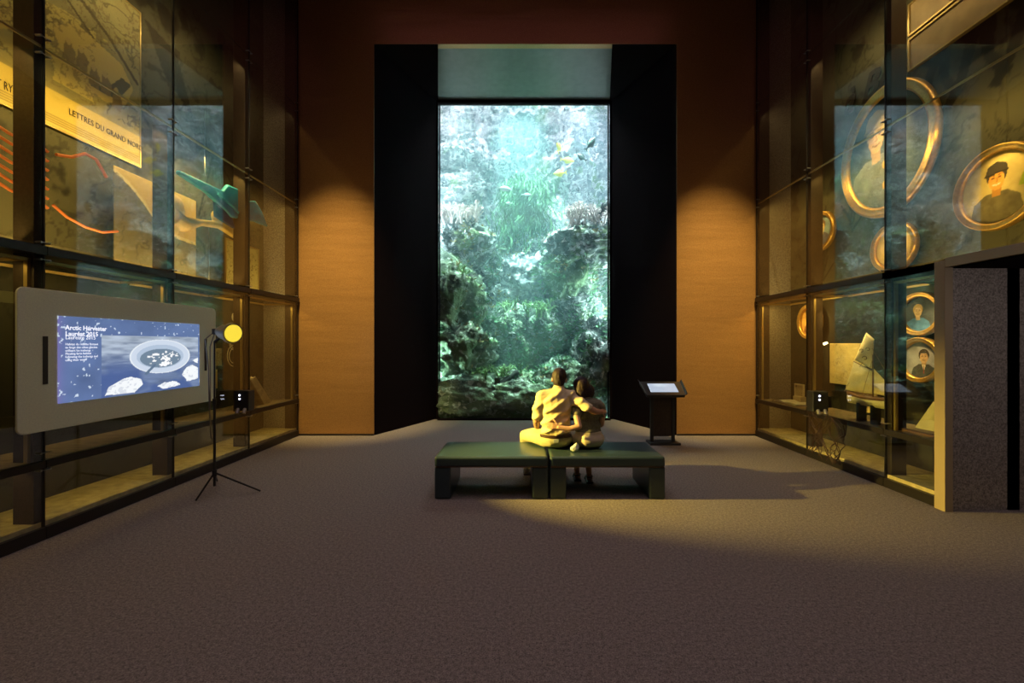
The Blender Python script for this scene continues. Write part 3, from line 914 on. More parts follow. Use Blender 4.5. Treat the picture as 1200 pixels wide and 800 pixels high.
def fish(x, y, z, L, hgt, yaw, pitch, m, mf, label, group=None):
    root = empty('fish', (x, y, z), label, 'fish', group)
    R = Matrix.Rotation(yaw, 3, 'Z') @ Matrix.Rotation(pitch, 3, 'Y')
    c = Vector((x, y, z))

    def T(p): return c + R @ Vector(p)
    vs, fs = [], []; n = 14; rings = 14
    prof = [0.02, .10, .20, .30, .38, .43, .46, .46, .43, .37, .29, .20, .12, .07]
    for i in range(rings):
        t = i / (rings - 1); px = L * (.5 - t)
        hh = hgt * prof[i]; ww = hgt * prof[i] * .38
        for k in range(n):
            a = 2 * PI * k / n
            vs.append(T((px, ww * math.cos(a), hh * math.sin(a))))
    for i in range(rings - 1):
        for k in range(n): fs.append((i * n + k, i * n + (k + 1) % n, (i + 1) * n + (k + 1) % n, (i + 1) * n + k))
    fs += [tuple(range(n)), tuple(range(rings * n - 1, (rings - 1) * n - 1, -1))]
    MB().add(vs, fs).build('body', m, root, smooth=True)
    th = .006
    MB().prism([T((-.46 * L, -th, .03 * hgt)), T((-.70 * L, -th, .36 * hgt)), T((-.62 * L, -th, 0)), T((-.70 * L, -th, -.36 * hgt)), T((-.46 * L, -th, -.03 * hgt))], R @ Vector((0, 2 * th, 0))).build('tail_fin', mf, root)
    MB().prism([T((.22 * L, -th, .40 * hgt)), T((-.02 * L, -th, .62 * hgt)), T((-.3 * L, -th, .42 * hgt)), T((-.32 * L, -th, .22 * hgt)), T((0, -th, .3 * hgt))], R @ Vector((0, 2 * th, 0))).build('dorsal_fin', mf, root)
    MB().prism([T((.05 * L, -th, -.40 * hgt)), T((-.12 * L, -th, -.58 * hgt)), T((-.3 * L, -th, -.38 * hgt)), T((-.2 * L, -th, -.28 * hgt))], R @ Vector((0, 2 * th, 0))).build('anal_fin', mf, root)
    return root


fd = mat('dark_fish', (0.05, 0.07, 0.08), 0.5, noise=.3, scale=20); fy = mat('yellow_fish', (0.85, 0.78, 0.10), 0.5, noise=.15, scale=12); fw = mat('silver_fish', (0.6, 0.66, 0.66), 0.4)
def at(px, py, Y): return ((px - CX) * Y / F, Y, EYE - (py - CY) * Y / F)
fish(*at(693, 167, 9.9), .34, .15, 0.2, -.95, fd, fd, 'dark slender fish swimming up near the top right of the tank')
fish(*at(681, 184, 10.0), .22, .12, PI, -.6, fd, fd, 'small dark fish just under the slender one, upper right of tank')
fish(*at(710, 242, 9.9), .36, .18, 0.2, -.9, fd, fd, 'dark fish half hidden by the right edge of the aquarium window')
fish(*at(655, 172, 10.6), .24, .22, 1.0, -1.2, fy, fy, 'bright yellow fish highest of the three yellow ones')
fish(*at(666, 188, 10.6), .30, .15, 0.1, 0.1, fy, fy, 'yellow fish between the highest and the lowest yellow ones')
fish(*at(655, 203, 10.6), .28, .16, PI, 0.1, fy, fy, 'yellow fish lowest of the three yellow ones')
fish(*at(592, 221, 10.4), .30, .13, 0.0, 0.15, fw, fw, 'larger silver fish in front of the green seaweed')
fish(*at(618, 228, 10.6), .22, .07, 0.1, 0.0, fw, fw, 'thin silver fish right of the larger silver one')
fish(*at(596, 238, 10.6), .14, .06, PI, 0.0, fw, fw, 'tiny silver fish under the larger silver one')
fish(*at(699, 310, 10.2), .14, .08, PI, 0.3, fw, fw, 'small pale fish low at the right below the coral ledge')


# ------------------------------------------------------------------ benches
def bench(x0, x1, y0, y1, label):
    root = empty('bench', ((x0 + x1) / 2, (y0 + y1) / 2, 0), label, 'bench')
    MB().box((x0, y0, 0.325), (x1, y1, 0.44)).build('seat', M['bench'], root, bevel=0.028, segs=4)
    for a, b in ((x0, x0 + .17), (x1 - .17, x1)):
        MB().box((a + .001, y0 + .001, 0.0), (b - .001, y1 - .001, 0.335)).build('leg', M['bench'], root, bevel=0.02, segs=3)
    MB().box((x0 + .012, y0 - .003, 0.330), (x1 - .012, y0 + .008, 0.336)).build('seam', M['belt'], root)
    return root


BX0, BXM, BX1, BY0, BY1 = -0.915, 0.268, 1.468, 4.57, 5.29
bench(BX0, BXM - .008, BY0, BY1, 'dark green padded bench, the left of the two, where the man sits')
bench(BXM + .008, BX1, BY0, BY1, 'dark green padded bench, the right of the two, where the woman sits')


# ------------------------------------------------------------------ the couple
def hand(mb, wrist, palm_dir, normal, side=1, curl=0.5, size=1.0):
    """palm plus five bent fingers; palm_dir runs to the fingertips, normal is the back of the hand"""
    w = Vector(wrist); d = Vector(palm_dir).normalized(); n = Vector(normal); n = (n - d * n.dot(d)).normalized(); l = d.cross(n) * side
    s = size
    for o_ in (-.024, 0, .024):
        mb.cap(w + l * o_ * .5 * s, w + d * .075 * s + l * o_ * s, .014 * s, .013 * s, 10)
    for k, (off, L) in enumerate(((-.031, .062), (-.0105, .074), (.0105, .078), (.031, .070))):
        p = w + d * .082 * s + l * off * s; dd = d.copy()
        for j in range(3):
            dd = (dd - n * curl * .55).normalized()
            q = p + dd * L * s * (.42, .33, .25)[j]
            mb.cap(p, q, (.0088 - .0008 * j) * s, (.0083 - .0009 * j) * s, 8)
            p = q
    p = w + d * .02 * s + l * .028 * s; dd = (d * .7 + l * .75 - n * .2).normalized()
    for j in range(2):
        q = p + dd * .036 * s; mb.cap(p, q, .0105 * s, .009 * s, 8); p = q; dd = (dd + d * .5 - n * .2).normalized()


def head(mb, c, R, w=.076, dp=.094, h=.115):
    c = Vector(c)
    def T(p): return c + R @ Vector(p)
    mb.ell(T((0, -.008, .018)), (w, dp, h * .86), R)                        # skull
    mb.ell(T((0, .030, -.045)), (w * .74, dp * .66, h * .56), R)            # face and jaw
    mb.ell(T((0, .066, -.088)), (.022, .018, .016), R)                      # chin
    mb.chain([T((0, .086, .010)), T((0, .104, -.022))], [.009, .014])       # nose
    mb.ell(T((0, .086, -.056)), (.022, .010, .007), R)                      # upper lip
    mb.ell(T((0, .084, -.067)), (.019, .010, .007), R)                      # lower lip
    for s in (-1, 1):
        mb.ell(T((s * .030, .078, .022)), (.020, .010, .006), R)            # brow
        mb.ell(T((s * .030, .072, .006)), (.013, .012, .010), R)            # eye
        mb.ell(T((s * (w + .004), -.006, -.008)), (.009, .018, .030), R)    # ear
        mb.ell(T((s * .045, .050, -.030)), (.022, .026, .022), R)           # cheek


def noise_at(co, f, seed, o=3):
    return fbm(co[:, 0] * f[0] + 10, co[:, 1] * f[1] + 10, co[:, 2] * f[2] + 10, o, seed)


def folds(dirv, freq, amp, seed):
    d = np.array(dirv, float)

    def f(co, no):
        t = co @ d * freq + 2.2 * noise_at(co, (5, 5, 5), seed) * 2
        return amp * (np.sin(t) * .5 + .5) ** 2 * (0.3 + noise_at(co, (7, 7, 7), seed + 9)) - amp * .3
    return f


# --- the man
man = empty('person', (.37, 4.95, 0), 'man', 'person')
man['label'] = 'man in cream short sleeved shirt and khaki trousers with his arm around the woman'
HR = Matrix.Rotation(math.radians(-8), 3, 'Z') @ Matrix.Rotation(math.radians(4), 3, 'Y') @ Matrix.Rotation(math.radians(-6), 3, 'X')
hc = Vector((.405, 4.985, 1.205))
mb = MB()
head(mb, hc, HR)
mb.chain([(.385, 4.935, 1.03), (.395, 4.945, 1.08), (.402, 4.965, 1.15)], [.075, .058, .056])
mb.ell((.37, 4.94, .93), (.165, .10, .17)); mb.ell((.36, 4.95, .72), (.145, .095, .16)); mb.ell((.36, 4.96, .56), (.165, .12, .105))
mb.chain([(.22, 4.93, 1.02), (.37, 4.93, 1.04), (.53, 4.93, 1.03)], [.06, .07, .06])
# left arm down to the thigh
mb.chain([(.195, 4.93, 1.00), (.165, 4.945, .86), (.150, 4.965, .745)], [.055, .047, .040])
mb.chain([(.150, 4.965, .745), (.155, 5.07, .675), (.175, 5.19, .615)], [.040, .036, .026])
hand(mb, (.175, 5.19, .612), (.25, 1, -.25), (.0, .25, 1), side=-1, curl=.3)
# right arm around her shoulders
mb.chain([(.545, 4.925, 1.005), (.64, 4.855, .955), (.715, 4.815, .905)], [.055, .047, .041])
mb.chain([(.715, 4.815, .905), (.79, 4.835, .865), (.862, 4.875, .855)], [.041, .035, .026])
hand(mb, (.862, 4.875, .856), (.65, .85, .12), (.75, -.6, .25), side=1, curl=.55)
# legs
LEGL = [(.27, 4.98, .545), (.13, 5.16, .535), (.035, 5.33, .50), (.045, 5.45, .30), (.05, 5.50, .11)]
LEGR = [(.455, 4.98, .545), (.47, 5.18, .54), (.49, 5.40, .51), (.48, 5.44, .30), (.47, 5.46, .11)]
for Lg in (LEGL, LEGR):
    mb.chain(Lg, [.085, .075, .058, .050, .036])
for a, x in ((.05, 5.50), (.47, 5.46)):
    mb.chain([(a, x - .03, .06), (a, x + .13, .045)], [.038, .034])
remeshed('body', mb, .0055, M['skin_m'], man, smooth=2)
# shirt
mb = MB()
mb.ell((.37, 4.935, .93), (.185, .122, .19)); mb.ell((.36, 4.945, .76), (.172, .120, .17)); mb.ell((.362, 4.95, .645), (.168, .122, .075))
mb.chain([(.215, 4.93, 1.010), (.37, 4.93, 1.045), (.535, 4.93, 1.02)], [.072, .078, .072])
mb.chain([(.385, 4.94, 1.06), (.392, 4.945, 1.105)], [.076, .064])
mb.chain([(.205, 4.93, .99), (.172, 4.94, .88), (.160, 4.95, .80)], [.070, .066, .063])
mb.chain([(.54, 4.925, .995), (.64, 4.86, .95), (.70, 4.825, .915)], [.070, .060, .056])
remeshed('shirt', mb, .007, M['shirt'], man, smooth=5, displace=folds((.55, .1, -.85), 62, .014, 3))
mb = MB().frust((.36, 4.955, .572), (.36, 4.955, .602), .176, .176, 32)
for i, v in enumerate(mb.v): mb.v[i] = (v[0], 4.955 + (v[1] - 4.955) * .745, v[2])
mb.build('belt', M['belt'], man)
mb = MB()
mb.ell((.362, 4.965, .545), (.178, .140, .102))
for Lg in (LEGL, LEGR):
    mb.chain(Lg[:4] + [tuple(np.array(Lg[4]) + (0, 0, .04))], [.100, .088, .076, .066, .058])
remeshed('trousers', mb, .008, M['trousers'], man, smooth=5, displace=folds((.7, .7, .1), 48, .010, 13))
# patch pocket label on the trousers
MB().box((.33, 4.812, .53), (.385, 4.828, .565)).build('pocket_tab', M['cloth'], man)
# hair: short back and sides
mb = MB()
def TH(p): return hc + HR @ Vector(p)
mb.ell(TH((0, -.016, .035)), (.082, .098, .098), HR); mb.ell(TH((0, -.045, -.015)), (.070, .062, .075), HR)
hm = remeshed('hair', mb, .006, M['hair'], man, smooth=3, displace=lambda co, no: .008 * (noise_at(co, (60, 60, 18), 5) - .4))
for a, yy in ((.05, 5.50), (.47, 5.46)):
    mb = MB().chain([(a, yy - .045, .065), (a, yy + .06, .06), (a, yy + .16, .045)], [.046, .044, .038])
    mb.chain([(a, yy - .02, .09), (a, yy, .12)], [.045, .046])
    sh = remeshed('shoe', mb, .008, M['shoe'], man, smooth=2)
    MB().box((a - .045, yy - .095, 0), (a + .045, yy + .195, .022)).build('sole', M['sole'], sh, bevel=.01)

# --- the woman
wo = empty('person', (.72, 4.97, 0), 'woman with dark bob, olive top and cream skirt seated leaning on the man', 'person')
WR = Matrix.Rotation(math.radians(20), 3, 'Z') @ Matrix.Rotation(math.radians(-14), 3, 'Y') @ Matrix.Rotation(math.radians(-4), 3, 'X')
wc = Vector((.655, 4.985, 1.105))
mb = MB()
head(mb, wc, WR, w=.070, dp=.088, h=.108)
mb.chain([(.715, 4.945, .96), (.70, 4.955, 1.00), (.675, 4.965, 1.05)], [.060, .046, .044])
mb.ell((.72, 4.95, .86), (.135, .09, .14)); mb.ell((.725, 4.955, .69), (.120, .085, .14)); mb.ell((.73, 4.965, .545), (.165, .125, .10))
mb.chain([(.60, 4.94, .935), (.72, 4.945, .955), (.84, 4.945, .93)], [.046, .055, .046])
# her left arm behind the man's back
mb.chain([(.585, 4.93, .925), (.585, 4.84, .80), (.60, 4.765, .715)], [.042, .037, .033])
mb.chain([(.60, 4.765, .715), (.50, 4.765, .690), (.385, 4.772, .705)], [.033, .029, .022])
hand(mb, (.385, 4.775, .706), (-1, .10, .16), (0, -1, 0.1), side=1, curl=.25, size=.92)
# her right arm in her lap
mb.chain([(.862, 4.945, .92), (.885, 4.965, .81), (.880, 5.00, .70)], [.042, .037, .033])
mb.chain([(.880, 5.00, .70), (.85, 5.10, .65), (.80, 5.20, .615)], [.033, .029, .021])
hand(mb, (.80, 5.20, .615), (-.5, 1, -.1), (0, .1, 1), side=1, curl=.4, size=.9)
WL = [(.64, 4.98, .54), (.64, 5.20, .535), (.63, 5.385, .50), (.625, 5.33, .28), (.635, 5.22, .10)]
WRl = [(.815, 4.98, .54), (.80, 5.20, .535), (.775, 5.385, .50), (.765, 5.30, .28), (.765, 5.14, .10)]
for Lg in (WL, WRl):
    mb.chain(Lg, [.085, .073, .054, .046, .030])
    a = Lg[4]; mb.chain([(a[0], a[1] - .02, .055), (a[0] + .01, a[1] + .12, .038)], [.030, .026])
remeshed('body', mb, .0055, M['skin_w'], wo, smooth=2)
mb = MB()
mb.ell((.722, 4.948, .86), (.150, .108, .155)); mb.ell((.727, 4.955, .70), (.140, .104, .145)); mb.ell((.73, 4.96, .64), (.148, .115, .05))
mb.chain([(.605, 4.94, .930), (.72, 4.945, .955), (.838, 4.945, .925)], [.060, .066, .060])
mb.chain([(.590, 4.93, .915), (.588, 4.86, .83)], [.056, .050]); mb.chain([(.858, 4.945, .91), (.878, 4.96, .83)], [.056, .050])
remeshed('top', mb, .007, M['top'], wo, smooth=5, displace=folds((.2, .1, 1), 55, .009, 23))
mb = MB()
mb.ell((.735, 4.965, .545), (.182, .145, .104)); mb.ell((.73, 4.96, .62), (.150, .118, .05))
for Lg in (WL, WRl):
    mb.chain(Lg[:3], [.098, .090, .076])
mb.chain([(.725, 5.0, .545), (.71, 5.3, .53)], [.09, .075])
remeshed('skirt', mb, .008, M['skirt'], wo, smooth=5, displace=folds((.9, .3, .2), 40, .007, 33))
mb = MB()
def TW(p): return wc + WR @ Vector(p)
mb.ell(TW((0, -.018, .032)), (.088, .102, .100), WR); mb.ell(TW((.030, -.035, -.040)), (.095, .082, .085), WR); mb.ell(TW((-.045, -.030, -.045)), (.062, .075, .075), WR)
mb.ell(TW((.070, -.020, -.075)), (.055, .060, .055), WR)
remeshed('hair', mb, .006, M['hair'], wo, smooth=3, displace=lambda co, no: .016 * (noise_at(co, (40, 40, 12), 6) - .4))
for a in ((.635, 5.22), (.765, 5.14)):
    sh = MB().box((a[0] - .038, a[1] - .06, 0), (a[0] + .045, a[1] + .165, .02)).build('sandal', M['sandal'], wo, bevel=.012)
    MB().tube([(a[0] - .04, a[1] + .08, .015), (a[0] - .03, a[1] + .07, .062), (a[0] + .035, a[1] + .07, .062), (a[0] + .045, a[1] + .08, .015)], .007).build('strap', M['sandal'], sh)
    MB().tube([(a[0] + .04 * math.cos(t), a[1] - .01 + .05 * math.sin(t), .075) for t in np.linspace(0, 2 * PI, 16)], .006).build('strap', M['sandal'], sh)
# crumpled white cloth between them
mb = MB().ell((.555, 4.775, .475), (.045, .03, .032)).ell((.575, 4.785, .50), (.028, .025, .03))
o = remeshed('crumpled_cloth', mb, .006, M['cloth'], None, smooth=1, displace=lambda co, no: .016 * (noise_at(co, (40, 40, 40), 8) - .4), loc=(.555, 4.775, .44))
tag(o, 'small crumpled white cloth lying on the bench between the man and woman', 'cloth')


# ------------------------------------------------------------------ information lectern by the window
lx, ly = 2.24, 7.12
lec = empty('lectern', (lx, ly, 0), 'black lectern with a tilted glowing label screen beside the aquarium', 'lectern')
MB().box((lx - .23, ly - .12, 0), (lx + .25, ly + .16, .035)).build('base', M['plastic'], lec, bevel=.006)
for dx in (-.17, .17):
    MB().box((lx + dx - .025, ly - .005, .035), (lx + dx + .025, ly + .045, .84)).build('post', M['plastic'], lec, bevel=.004)
MB().box((lx - .145, ly + .01, .12), (lx + .145, ly + .03, .80)).build('back_panel', M['post'], lec)
a = math.radians(28)
U = Vector((1, 0, 0)); V = Vector((0, math.cos(a), math.sin(a))); N = U.cross(V); cc = Vector((lx + .0, ly + .0, .875))
def LP(u, v, n): return cc + U * u + V * v + N * n
MB().prism([LP(-.30, -.19, -.03), LP(.30, -.19, -.03), LP(.33, .20, -.03), LP(-.33, .20, -.03)], N * .05).build('housing', M['plastic'], lec, bevel=.006)
def lect(x, y):
    c = np.ones(x.shape + (3,)) * np.array([.50, .58, .70])
    c = mixc(c, (.75, .84, .90), np.exp(-((x + .03) / .12) ** 2 - ((y - .08) / .05) ** 2) * .9)
    c = mixc(c, (.35, .42, .55), fbm(x * 20, y * 20, 0, 3, 3) * .35)
    return c
board('screen', (LP(0, .01, .024), U, V), .44, .24, 60, 34, lect, M['screen'], lec, t=.004)
for s in (-1, 1):
    MB().prism([LP(s * .30, -.19, .02), LP(s * .33, .20, .02), LP(s * .35, .21, .05), LP(s * .32, -.20, .05)], U * (.012 * s)).build('side_rim', M['plastic'], lec)


# ------------------------------------------------------------------ large touch screen on the left
KX = -3.70
k0, k1, kz0, kz1 = 3.245, 5.345, .925, 2.025
kio = empty('display_screen', (KX, (k0 + k1) / 2, kz0), 'large olive grey framed wall screen showing an iceberg ring floating at sea', 'screen')
def rrect(y0, y1, z0, z1, r, X, n=6):
    P = []
    for cy_, cz_, a0 in ((y1 - r, z1 - r, 0), (y0 + r, z1 - r, 90), (y0 + r, z0 + r, 180), (y1 - r, z0 + r, 270)):
        for i in range(n + 1):
            t = math.radians(a0 + 90 * i / n); P.append((X, cy_ + r * math.cos(t), cz_ + r * math.sin(t)))
    return P
MB().prism(rrect(k0, k1, kz0, kz1, .05, KX), (-.018, 0, 0)).build('frame', M['kiosk'], kio, bevel=.005)
MB().box((KX - .10, k0 + .12, kz0 + .1), (KX - .018, k1 - .12, kz1 - .1)).build('back_box', M['rail'], kio)
for yy in (3.64, 4.99):
    MB().box((KX - .10, yy - .05, 1.0), (-XL + .0, yy + .05, 1.9)).build('bracket', M['rail'], kio)
for ya, za, zb in ((3.435, 1.29, 1.66), (5.17, 1.29, 1.66)):
    MB().box((KX - .002, ya - .018, za), (KX + .004, ya + .018, zb)).build('speaker_slot', M['slot'], kio)
s0, s1, sz0, sz1 = 3.525, 5.065, 1.125, 1.825
SW, SH = s1 - s0, sz1 - sz0


def screen_paint(x, y):
    u = x / SW + .5; v = y / SH + .5
    c = np.zeros(x.shape + (3,)) + np.array([.115, .175, .36])
    c = c * (0.75 + .5 * fbm(u * 7, v * 4, 0, 4, 3))[..., None]
    c = mixc(c, (.20, .16, .42), np.exp(-u / .02) * .7)
    sp = (fbm(u * 60, v * 30, 0, 2, 8) > .80)
    c = mixc(c, (.6, .7, .85), sp)
    pic = (u > .235) & (u < .985) & (v < .79)
    sea = fbm(u * 9, v * 26, 0, 5, 21)
    p = np.zeros(x.shape + (3,)) + np.array([.16, .22, .38])
    p = mixc(p, (.38, .45, .56), sstep(.35, .75, v + .5 * (sea - .5)))
    p = p * (0.6 + .8 * sea)[..., None]
    p = mixc(p, (.07, .12, .32), sstep(.52, .25, v) * sstep(.4, .6, fbm(u * 5, v * 5, 0, 3, 4)) * .9)
    d = np.hypot((u - .66) / .245, (v - .50) / .245)
    di = np.hypot((u - .655) / .165, (v - .475) / .135)
    p = mixc(p, (.62, .70, .83), (d < 1))
    p = mixc(p, (.82, .87, .93), (d < 1) * sstep(.93, .98, d))
    p = mixc(p, (.45, .55, .70), (np.hypot((u - .655) / .19, (v - .50) / .17) < 1))
    p = mixc(p, (.17, .24, .33), (di < 1))
    fl = fbm(u * 42, v * 30, 0, 3, 31)
    p = mixc(p, (.98, .98, 1.0), ((di < .92) & (fl > .50 + .25 * np.hypot((u - .665) / .1, (v - .47) / .09) - .15)))
    p = mixc(p, (.12, .18, .28), stroke(u, v, [(.535, .26), (.60, .38)], .012))
    for poly in ([(.25, .02), (.28, .13), (.37, .22), (.42, .23), (.50, .20), (.51, .12), (.45, .02)],
                 [(.83, .21), (.87, .31), (.92, .35), (.985, .30), (.985, .12), (.88, .10)], [(.62, .07), (.68, .12), (.78, .11), (.82, .05), (.68, .02)], [(.93, .42), (.985, .46), (.985, .37)]):
        sh_ = .012 * (fbm(u * 30, v * 30, 0, 2, 2) - .5) * 2
        p = mixc(p, np.stack([.78 + .25 * fl, .84 + .2 * fl, .90 + .12 * fl], -1) if False else (.92, .95, .98), in_poly(u + sh_, v + sh_, poly) * (.75 + .25 * (fl > .4)))
    m = pic[..., None]
    return np.where(m, p, c)


board('screen', wall_frame(-1, KX + .006, (s0 + s1) / 2, (sz0 + sz1) / 2), SW, SH, 300, 150, screen_paint, M['screen'], kio, t=.004)
M['glyph'] = mat('lit_lettering', (.9, .9, .95), .5, emit=(.85, .88, 1.0), estr=1.0)
def kt(body, u, v, size, off=0.0): return text('lettering', body, wall_frame(-1, KX + .008, s0 + u * SW, sz0 + v * SH), size, M['glyph'], kio, extrude=.0005, off=off)
kt('Arctic Harvester', .035, .845, .052, .0012); kt('Lauréat 2015', .035, .775, .052, .0012); kt('Laureate 2015', .035, .735, .044)
kt('Habitat de récolte flottant\nau large des côtes glacées\nutilisant les icebergs', .035, .665, .026)
kt('Floating farm habitat\nfollowing the icebergs and\nusing their water', .035, .555, .026)


# ------------------------------------------------------------------ lamp on a tripod stand
sx, sy = -3.22, 4.63
st = empty('lamp_stand', (sx, sy, 0), 'thin dark tripod lamp stand on the carpet beside the large wall screen', 'lamp stand')
MB().frust((sx, sy, .12), (sx, sy, 1.0), .013, .013).frust((sx, sy, 1.0), (sx, sy, 1.62), .009, .009).build('pole', M['plastic'], st)
MB().frust((sx, sy, .22), (sx, sy, .29), .022, .022).frust((sx, sy, .97), (sx, sy, 1.03), .018, .018).build('collar', M['plastic'], st)
for ex, ey in ((-2.84, 4.80), (-3.55, 5.15), (-3.32, 4.50)):
    MB().tube([(sx, sy, .26), (ex, ey, .012)], [.010, .009]).build('leg', M['rail'], st)
lamp = empty('spotlight', (sx + .02, sy, 1.66), 'round grey theatre spotlight glowing yellow on top of the tripod stand', 'lamp')
lp = Vector((sx + .06, sy, 1.73)); tgt = Vector((.75, 4.80, .60)); ld = (tgt - lp).normalized()
ldc = Vector((.92, -.38, -.10)).normalized()
lpf = lp + ldc * .20
MB().frust(lp - ldc * .02, lp + ldc * .05, .045, .075, 24).frust(lp + ldc * .05, lpf - ldc * .03, .075, .085, 24).frust(lpf - ldc * .035, lpf, .105, .105, 28).build('housing', M['lampcan'], lamp)
MB().frust(lpf - ldc * .01, lpf + ldc * .008, .088, .088, 28).build('lens', M['lens'], lamp)
MB().tube([lp + Vector((0, 0, -.06)), Vector((sx, sy, 1.62))], .014).build('yoke', M['plastic'], lamp)
MB().box(lp + Vector((-.07, -.03, -.03)), lp + Vector((0, .03, .03))).build('lamp_socket', M['plastic'], lamp, bevel=.006)
mb = MB().tube([lp + Vector((-.06, 0, 0)), lp + Vector((-.14, -.02, -.08)), (sx - .05, sy - .02, 1.35), (sx - .045, sy - .01, .9), (sx - .02, sy - .02, .62)], .006)
mb.tube([lp + Vector((-.06, 0, -.02)), lp + Vector((-.10, -.01, -.16)), (sx - .03, sy - .02, 1.2), (sx - .03, sy - .02, .7)], .005).build('power_cord', M['steel'], lamp)
sl = spot('spotlight_beam', lpf + ldc * .03, tgt, 2300, (1.0, 0.72, 0.13), 37, .9, .03)

# ------------------------------------------------------------------ black audio boxes on the showcase posts
def audio(x, y, z, label):
    r = empty('audio_box', (x, y, z), label, 'audio box', 'black audio boxes on the showcase posts')
    s = 1 if x > 0 else -1
    MB().box((x - .10, y - .07, z), (x + .10, y + .07, z + .27)).build('housing', M['plastic'], r, bevel=.01)
    for dz in (.16, .21):
        MB().frust((x - .02, y - .068, z + dz), (x - .02, y - .078, z + dz), .011, .011, 10).build('indicator_light', M['led'], r)
    for dx in (-.04, .05):
        MB().frust((x + dx, y - .065, z + .03), (x + dx, y - .10, z - .03), .022, .026, 12).build('knob', M['lampcan'], r)
    MB().box((x + s * .09, y - .03, z + .05), (s * ((XL if s < 0 else XR) - .003) if abs(x) + .09 < XR else x, y + .03, z + .2)).build('bracket', M['rail'], r)
    return r
audio(-3.80, 6.05, .70, 'black audio box with two white lights beside the lamp stand')
audio(3.90, 5.88, .71, 'black audio box with two white lights below the ship model showcase')
# tangled cables hanging beneath the right one
rnd = random.Random(3)
mb = MB()
for k in range(18):
    y = 5.82 + rnd.uniform(-.28, .28); pts = []
    for j in range(10):
        t = j / 9
        pts.append((XR - .10 + rnd.uniform(-.03, .03), y + .12 * math.sin(6 * t + k) * (1 - .2 * t) + rnd.uniform(-.03, .03), .66 - .60 * t * rnd.uniform(.9, 1)))
    mb.tube(pts, .0045, 5)
o = mb.build('cable_tangle', mat('reddish_cable', (.06, .03, .025), .6)); tag(o, 'tangle of thin reddish cables hanging under the right audio box', 'cables', kind='stuff')


for py_, pz_, pw_, an_ in ((4.28, 3.1, 80, 26), (6.8, 3.33, 45, 24), (5.48, 2.8, 70, 26), (5.6, 4.0, 90, 46)):
    spot('case_spot', (XR + .05, py_ - .25, pz_ + .75), (XR + .6, py_, pz_), pw_, (1.0, 0.62, 0.16), an_ * 1.35, 1.0, .02)
spot('case_spot', (XR + .09, 5.75, 2.24), (XR + .25, 5.45, 1.1), 75, (1.0, 0.74, 0.25), 60, 1.0, .02)
spot('case_spot', (XR + .09, 6.2, 2.24), (XR + .6, 6.38, 1.1), 55, (1.0, 0.68, 0.2), 50, 1.0, .02)
spot('case_spot', (XR + .09, 6.9, 2.24), (XR + .6, 6.95, 1.8), 55, (1.0, 0.62, 0.18), 70, 1.0, .02)
spot('case_spot', (XR + .06, 4.72, 2.24), (XR + .6, 4.95, 1.6), 60, (1.0, 0.68, 0.2), 60, 1.0, .02)
spot('case_spot', (-XL - .09, 6.9, 2.24), (-XL - .3, 7.2, .7), 26, (1.0, 0.68, 0.2), 50, 1.0, .02)
spot('case_spot', (-XL - .09, 6.2, 2.24), (-XL - .35, 5.95, 1.15), 22, (1.0, 0.68, 0.2), 40, 1.0, .02)


# ------------------------------------------------------------------ things in the right showcases
BXR = XR + DEP - .03          # just in front of the back wall


